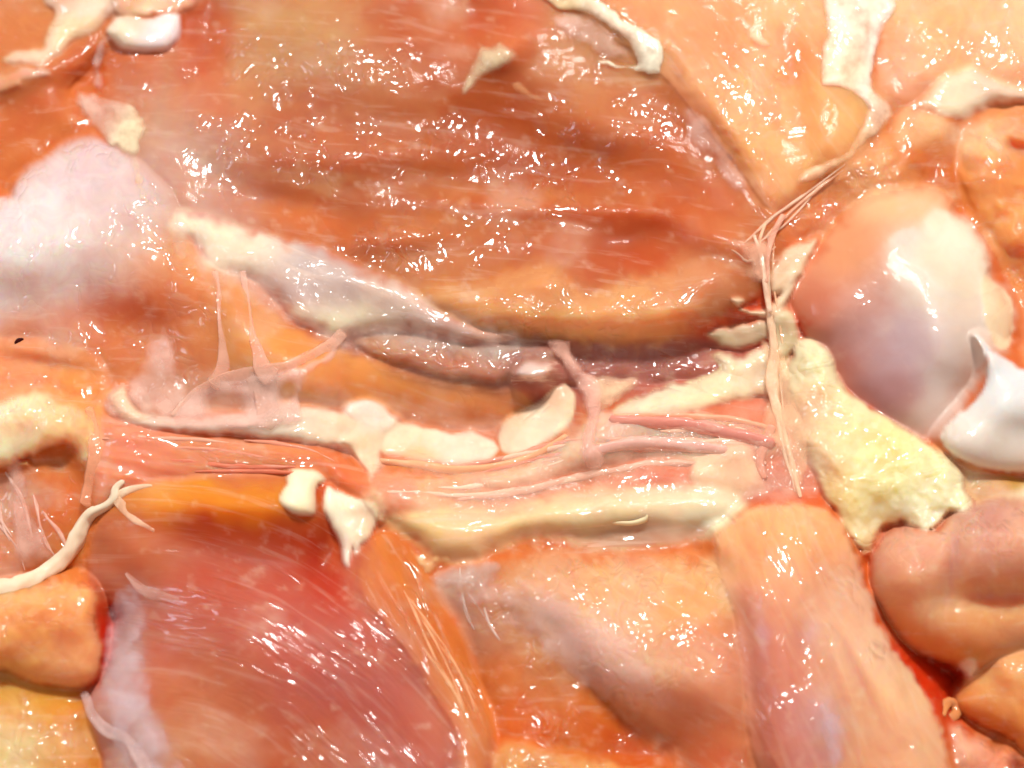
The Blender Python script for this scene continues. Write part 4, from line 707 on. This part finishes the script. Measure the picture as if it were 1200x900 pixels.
lobe = patch('muscle', [(560, 700), (580, 668), (620, 648), (660, 640), (720, 650), (800, 648), (850, 640), (900, 650), (930, 720), (930, 800), (940, 900), (940, 1240), (800, 1240), (790, 920), (760, 872), (720, 836), (690, 806), (664, 790), (640, 760), (610, 730)],
      [(580, 690, 14), (700, 650, 10), (850, 645, 14), (920, 800, 14), (780, 890, 4), (650, 780, 12)], (208, 130, 86), label='large glossy pink-orange muscle lobe at the lower centre', t=66, r=100, depth=60, step=4, noise=(4, 60), wet=.2, fib=(35, 1.6),
      hb=[(715, 790, 12, 50, 30, 35), (800, 800, 12, 60, 36, 0), (880, 720, -6, 30, 30, 0)],
      cols=[(640, 690, (198, 130, 94), 36), (720, 700, (204, 132, 80), 50), (800, 705, (206, 132, 76), 44), (840, 735, (198, 100, 58), (40, 10, -15)), (650, 735, (206, 146, 118), 36), (690, 770, (212, 150, 122), 40), (720, 740, (212, 150, 116), 36), (760, 790, (210, 140, 100), 40), (830, 780, (204, 126, 92), 40), (790, 840, (204, 118, 72), 40), (850, 860, (190, 92, 54), 46), (880, 780, (192, 100, 70), 36), (830, 890, (188, 72, 30), 40), (620, 660, (206, 138, 92), 30)],
      wetpts=[(720, 668, (90, 22), 1.0), (800, 680, (80, 28), 1.0), (660, 665, 36, .8), (718, 768, (34, 38), 1.5), (808, 768, (40, 24), 1.5), (762, 785, (10, 20), 1.2), (700, 735, 26, .8), (860, 690, 26, .5)], fade=36, soft=1.8, k=30, tone=(1.06, 1.2, 1.42))
patch('membrane', [(478, 640), (500, 650), (524, 650), (536, 656), (530, 664), (512, 660), (505, 674), (494, 668)], 0, (222, 186, 130), mat='film', t=4, r=7, depth=4, step=2.5, alpha=.9, wet=.6, label='ragged tan shred below the fat loaf', hug=10)
mem = patch('membrane', [(500, 676), (516, 664), (540, 658), (560, 654), (582, 656), (590, 668), (578, 690), (584, 704), (560, 712), (545, 706), (546, 690), (540, 716), (536, 740), (530, 716), (532, 690), (512, 690)], 1, (196, 170, 158), mat='film', label='grey glassy membrane at the head of the lower muscles', t=5, r=10, depth=3, step=3, alpha=.4, wet=.5, alppts=[(545, 665, 14, .2), (560, 690, 12, -.3)], hug=12)
rm = patch('muscle', [(836, 640), (850, 616), (876, 598), (910, 588), (945, 588), (975, 600), (990, 622), (1004, 650), (1016, 690), (1030, 730), (1056, 772), (1082, 806), (1100, 846), (1112, 890), (1120, 960), (1130, 1240), (900, 1240), (900, 960), (880, 880), (870, 800), (860, 720), (846, 680)],
      [(850, 640, 40), (860, 720, 58), (940, 590, 44), (1020, 700, 36), (1100, 850, 30), (880, 820, 58), (1000, 1100, 20)], (208, 134, 98), label='long peach muscle sloping down right from the yellow fat', t=36, r=64, depth=70, step=4, noise=(4, 50), fib=(66, 2), wet=.18, ridge=(.8, 14),
      cols=[(900, 630, (218, 142, 88), 40), (950, 620, (226, 140, 86), 36), (870, 660, (212, 136, 88), 30), (930, 690, (212, 138, 96), 36), (880, 720, (192, 104, 78), 36), (900, 780, (180, 92, 72), 36), (930, 760, (196, 116, 88), 26), (980, 720, (216, 150, 112), 36), (1010, 760, (214, 156, 118), 36), (970, 790, (206, 132, 96), 36), (940, 840, (190, 120, 108), 30), (900, 860, (176, 78, 54), 36), (1000, 840, (204, 132, 90), 36), (1060, 820, (222, 158, 112), 36), (1090, 870, (216, 150, 106), 30), (960, 880, (186, 112, 98), 26), (1030, 890, (208, 130, 86), 36), (895, 740, (186, 130, 130), (6, 22, -10)), (970, 840, (184, 146, 146), (14, 30, -20)), (950, 745, (206, 150, 138), (8, 16, 0))],
      wetpts=[(930, 625, 36, .8), (985, 700, (20, 40), .7), (1025, 765, 14, 1.0), (960, 680, 26, .6), (940, 780, 50, .4), (1065, 870, 14, .6)], hb=[(1010, 800, -6, 8, 60, -25), (1050, 820, 8, 14, 60, -28)], gst=1.8, fade=10, k=22, drop=1.6, tone=(1.04, 1.12, 1.3))
patch('membrane', [(955, 818), (962, 820), (975, 834), (990, 848), (992, 880), (980, 912), (968, 896), (962, 870), (957, 845)], 1, (190, 166, 172), mat='film', parent=rm, t=3, r=10, depth=3, step=3, alpha=.6, wet=.4, hug=10)
patch('muscle', [(1016, 672), (1022, 648), (1034, 628), (1056, 614), (1076, 620), (1098, 620), (1112, 604), (1136, 588), (1180, 584), (1220, 580), (1480, 580), (1480, 780), (1280, 790), (1200, 776), (1150, 786), (1110, 778), (1070, 764), (1042, 740), (1026, 710)],
      [(1030, 650, 14), (1120, 600, 34), (1200, 590, 40), (1200, 770, 0), (1060, 750, -4)], (204, 136, 94), label='two rounded tan flesh lobes at the right below the yellow fat', t=60, r=56, depth=50, step=4, noise=(3, 50), wet=.18,
      hb=[(1075, 680, 16, 36, 50, 0), (1116, 660, -16, 12, 50, 10), (1180, 640, 14, 50, 40, 0), (1170, 700, -12, 60, 14, 0)],
      cols=[(1070, 650, (190, 122, 94), 36), (1080, 700, (206, 142, 98), 40), (1060, 742, (214, 112, 40), 34), (1120, 756, (214, 116, 44), 40), (1150, 640, (194, 128, 102), 30), (1180, 660, (208, 148, 112), 30), (1180, 694, (206, 112, 44), 32), (1160, 610, (168, 104, 86), 26), (1140, 720, (206, 136, 84), 30), (1195, 720, (206, 130, 80), 26)],  # low orange points paint the glow of light scattered through the lobes
      wetpts=[(1160, 630, (56, 20), 1.4), (1075, 645, 14, .9), (1085, 660, 16, .5)], k=8, drop=2.2, tone=(1.06, 1.1, 1.3))
patch('muscle', [(1128, 800), (1140, 782), (1160, 766), (1190, 750), (1230, 742), (1480, 740), (1480, 1000), (1300, 1000), (1200, 880), (1186, 868), (1150, 850), (1124, 838), (1116, 822)], [(1130, 810, -6), (1200, 760, 14), (1200, 870, 0)], (216, 134, 80), label='orange flesh lump in the lower right', t=34, r=40, depth=40, step=4, noise=(4, 40), wet=.2,
      cols=[(1180, 800, (220, 146, 94), 36), (1140, 830, (204, 110, 50), 26), (1190, 840, (212, 122, 60), 26), (1170, 850, (196, 92, 30), 24)], wetpts=[(1176, 732, 20, .8)], k=8, drop=2.2)
patch('muscle', [(1106, 852), (1120, 850), (1140, 862), (1165, 876), (1190, 884), (1260, 960), (1260, 1240), (1110, 1240), (1112, 900)], 8, (204, 118, 88), label='small pinkish flesh wedge at the bottom right corner', t=16, r=24, depth=30, step=4, noise=(3, 24), cols=[(1130, 862, (216, 150, 122), 20), (1195, 890, (120, 34, 12), 10)], wet=.7)
patch('fat_lump', [(1122, 778), (1132, 772), (1146, 773), (1143, 784), (1136, 794), (1128, 786)], 2, (232, 200, 168), mat='fat', label='tiny white fat fleck in the red gap', t=6, r=6, depth=6, step=2, wob=.6, wet=.2, hug=10)
strand('vessel', [(1104, 838, 0, 4), (1106, 828, 8, 5), (1112, 822, 12, 5), (1119, 825, 12, 5), (1121, 835, 8, 5), (1114, 842, 4, 5)], (206, 120, 70), mat='meat', label='cut vessel ring beside the red gap', flat=.5, seg=3, wet=.3, lift=-.5)

# ------------------------------------------------------------------ knotted fat and membrane right of centre
patch('fat_strip', [(874, 352), (862, 350), (858, 356), (880, 364), (900, 360), (916, 340), (936, 300), (950, 284), (958, 280), (946, 310), (930, 340), (915, 366), (896, 372), (866, 366)], 0, (222, 190, 152), mat='fat', label='pale forked fat scrap left of the joint head', t=9, r=9, depth=9, step=3, wob=1.2, wet=.3, hug=12, fade=4)
patch('fat_lump', [(902, 318), (916, 296), (944, 282), (958, 280), (950, 300), (936, 324), (920, 340), (904, 344)], -1, (220, 184, 146), mat='fat', label='pale fat leaf against the left side of the joint head', t=10, r=12, depth=10, step=3, wet=.3, hug=12)
patch('fat_lump', [(830, 394), (850, 384), (880, 378), (900, 376), (904, 396), (888, 404), (866, 410), (848, 408)], -1, (200, 176, 140), mat='fat', label='greyish tan fat fold above the creamy strip', t=9, r=12, depth=10, step=3, wet=.2, hug=12)
patch('membrane', [(852, 282), (880, 276), (900, 278), (905, 300), (900, 330), (886, 334), (868, 326), (876, 312), (864, 300)], 1, (214, 160, 132), mat='film', label='pink white membrane shred at the right end of the lip', t=6, r=10, depth=4, step=3, alpha=.85, wet=.6, hug=12)
patch('fat_lump', [(903, 372), (912, 362), (924, 362), (934, 376), (938, 396), (930, 414), (914, 420), (904, 400)], 0, (208, 184, 142), mat='fat', label='tan fat plug behind the vertical strings', t=12, r=14, depth=12, step=3, wet=.4, hug=12)
yf = patch('fat_mass', [(928, 412), (936, 398), (952, 396), (968, 404), (976, 420), (984, 442), (1000, 462), (1020, 478), (1044, 490), (1064, 504), (1086, 518), (1104, 526), (1118, 540), (1130, 556), (1132, 574), (1140, 590), (1132, 600), (1112, 600), (1102, 614), (1088, 624), (1072, 620), (1060, 608), (1044, 614), (1030, 624), (1024, 640), (1014, 648), (1002, 640), (992, 622), (980, 600), (964, 580), (950, 552), (936, 530), (926, 500), (920, 470), (918, 440)], -4, (236, 222, 172), mat='curd', label='big curdled lump of yellow fat below the joint head', t=30, r=40, depth=30, step=2.5, noise=(13, 18), wet=.6,
      cols=[(955, 415, (230, 216, 166), 26), (1000, 470, (230, 216, 160), 30), (980, 500, (232, 212, 150), 30), (1060, 545, (234, 222, 152), 40), (1100, 570, (238, 228, 178), 30), (1080, 605, (236, 226, 184), 24), (1010, 580, (234, 214, 148), 36), (985, 580, (226, 176, 96), (14, 34, -15)), (1010, 630, (230, 196, 136), 20), (940, 500, (226, 186, 138), 26), (950, 480, (206, 146, 92), 18), (1040, 510, (230, 210, 138), 26)], hug=22, soft=1.2)
knot = patch('membrane', [(892, 398), (912, 404), (926, 430), (934, 470), (946, 500), (950, 530), (944, 560), (940, 584), (932, 582), (922, 550), (905, 520), (892, 500), (896, 470), (900, 440), (896, 420)], 1, (236, 194, 154), mat='film', label='knotted peach membrane between the fat strip and the yellow fat', t=9, r=16, depth=6, step=3, noise=(6, 18), alpha=.45, wet=.7, alppts=[(915, 540, 16, -.3)], hug=14, fade=7)
strand('membrane_strand', [(897, 262, 40, 1.5), (890, 285, 56, 2), (894, 310, 68, 2.6), (899, 345, 80, 3.2), (903, 380, 90, 3.5), (907, 415, 96, 6), (905, 450, 96, 7), (912, 485, 92, 4), (922, 520, 86, 3), (930, 552, 78, 2.6), (938, 582, 68, 2)], (238, 202, 168), mat='film', parent=knot, flat=.35, wet=.6, alpha=.6, noise=.25, lift=1.2)
strand('membrane_strand', [(884, 276, 48, 2), (892, 300, 62, 2.5), (896, 330, 74, 3), (902, 365, 86, 3)], (230, 196, 170), mat='film', parent=knot, flat=.6, wet=.5, alpha=.9, lift=2)
strand('membrane_strand', [(918, 252, 44, 3), (906, 275, 54, 3.5), (900, 298, 62, 3), (898, 330, 76, 3)], (220, 164, 140), mat='film', parent=knot, flat=.5, wet=.4, alpha=.8, lift=1.5)
strand('membrane_strand', [(905, 500, 84, 5), (896, 520, 74, 6), (890, 540, 64, 5), (896, 560, 56, 4)], (218, 150, 126), mat='film', parent=knot, flat=.5, wet=.8, alpha=.8)
patch('muscle', [(880, 560), (900, 545), (925, 555), (938, 580), (930, 600), (900, 606), (870, 596), (868, 580)], 24, (184, 104, 88), label='mauve notch of flesh left of the yellow fat', t=8, r=14, depth=20, step=3, wet=.3, cols=[(905, 580, (176, 110, 104), 16)])

# ------------------------------------------------------------------ a dark speck lying on the left-edge flesh
# fine fibres and threads
rng = random.Random(4)
def fibres(n, path, spread, rad, cols, parent, name='fibre', mat='fat', alpha=1.0, minlen=.35, lift=.2):
    pth = np.asarray(path, float); tt = np.linspace(0, 1, len(pth))
    for i in range(n):
        a = rng.uniform(0, 1 - minlen); b = a + rng.uniform(minlen, 1 - a); off = rng.uniform(*spread); rr = rng.uniform(*rad); ph = rng.uniform(0, 6.3)
        pts = []
        for u in np.linspace(a, b, 6):
            dx = (np.interp(min(u + .02, 1), tt, pth[:, 0]) - np.interp(max(u - .02, 0), tt, pth[:, 0])); dy = (np.interp(min(u + .02, 1), tt, pth[:, 1]) - np.interp(max(u - .02, 0), tt, pth[:, 1]))
            ln = math.hypot(dx, dy) + 1e-6; o_ = off + 5 * math.sin(ph + 7 * u)
            end = 0.35 if u in (a, b) else 1.0
            pts.append((np.interp(u, tt, pth[:, 0]) - dy / ln * o_, np.interp(u, tt, pth[:, 1]) + dx / ln * o_, 0, rr * end))
        strand(name, pts, rng.choice(cols), mat=mat, parent=parent, flat=.6, seg=4, nr=8, wet=rng.uniform(.2, .6), alpha=alpha, noise=.25, lift=lift)
PK = [(226, 168, 140), (232, 190, 158), (220, 146, 118), (236, 206, 174), (214, 132, 104)]
fibres(7, [(440, 572), (560, 572), (680, 545), (790, 536), (895, 540)], (-24, 24), (2.5, 6), PK, pink, lift=-.35)
fibres(5, [(680, 500), (760, 504), (840, 510), (905, 520)], (-12, 24), (2.5, 5.5), PK, vb, lift=-.3)
fibres(5, [(118, 512), (250, 524), (360, 534), (440, 562)], (-8, 30), (2, 4), [(222, 140, 108), (226, 160, 128), (214, 116, 84)], pink, lift=-.4)
fibres(6, [(905, 270), (898, 340), (905, 420), (922, 510), (938, 585)], (-16, 16), (.9, 2.2), [(240, 210, 180), (238, 196, 160), (240, 218, 190)], knot, name='membrane_strand', mat='film', alpha=.5, lift=1.0)
fibres(4, [(850, 290), (880, 300), (930, 262), (1010, 190)], (-16, 16), (.9, 2.0), [(232, 186, 156), (228, 196, 170)], knot, name='membrane_strand', mat='film', alpha=.7, lift=.6)
fibres(6, [(10, 545), (30, 600), (60, 660)], (-26, 50), (1.0, 2.6), [(222, 184, 168)], ten, name='membrane_strand', mat='film', alpha=.6)
fibres(3, [(530, 660), (545, 700), (570, 760)], (-26, 30), (.8, 2.0), [(206, 190, 180), (214, 176, 156)], mem, name='membrane_strand', mat='film', alpha=.6)
fibres(6, [(440, 640), (490, 720), (540, 810), (570, 880)], (-14, 14), (.9, 2.2), [(222, 160, 112), (228, 176, 132)], flap, mat='film', alpha=.6)
# clear wet glaze binding the middle together
patch('membrane', [(420, 545), (500, 535), (600, 530), (680, 480), (760, 470), (860, 460), (940, 430), (990, 480), (1000, 560), (930, 600), (840, 600), (700, 620), (560, 640), (470, 620)], 1, (232, 196, 170), mat='film', parent=vb, t=3, r=30, step=4, alpha=.18, fade=34, wet=.6, noise=(3, 22))
patch('membrane', [(190, 250), (300, 262), (420, 300), (520, 350), (640, 392), (600, 420), (480, 410), (400, 420), (330, 380), (240, 340)], 1, (222, 206, 196), mat='film', parent=fas, t=3, r=30, step=4, alpha=.2, fade=34, wet=.45, noise=(3, 26))
patch('membrane', [(120, 440), (220, 430), (330, 430), (420, 450), (600, 480), (610, 540), (480, 556), (300, 520), (140, 505)], 1, (226, 196, 176), mat='film', parent=web, t=3, r=26, step=4, alpha=.14, fade=30, wet=.5, noise=(3, 26))
patch('membrane', [(560, 690), (640, 680), (740, 740), (800, 830), (700, 820), (620, 760)], 1, (222, 190, 180), mat='film', parent=lobe, t=3, r=30, step=4, alpha=.28, fade=30, wet=.5, noise=(2, 30))
patch('membrane', [(130, 700), (170, 690), (180, 780), (190, 850), (230, 920), (170, 930), (120, 850)], 1, (206, 188, 192), mat='film', parent=lowl, t=3, r=24, step=4, alpha=.36, fade=26, wet=.5, noise=(2, 30))
cut_pieces()
for job in LATER: job()
s = new_part('dark_speck', ROOT, None)
strand_mesh(s, 7, [(18, 403, 0, 1.2), (21, 401, 0, 2.2), (24, 399, 0, 2.4), (27, 397, 0, 1.2)], (60, 10, 8), 'fat', .5, 1, 8, 0, 1, .5, .3)
s.parent = None
s['label'] = 'tiny dark red speck on the left-edge flesh'
s['category'] = 'speck'
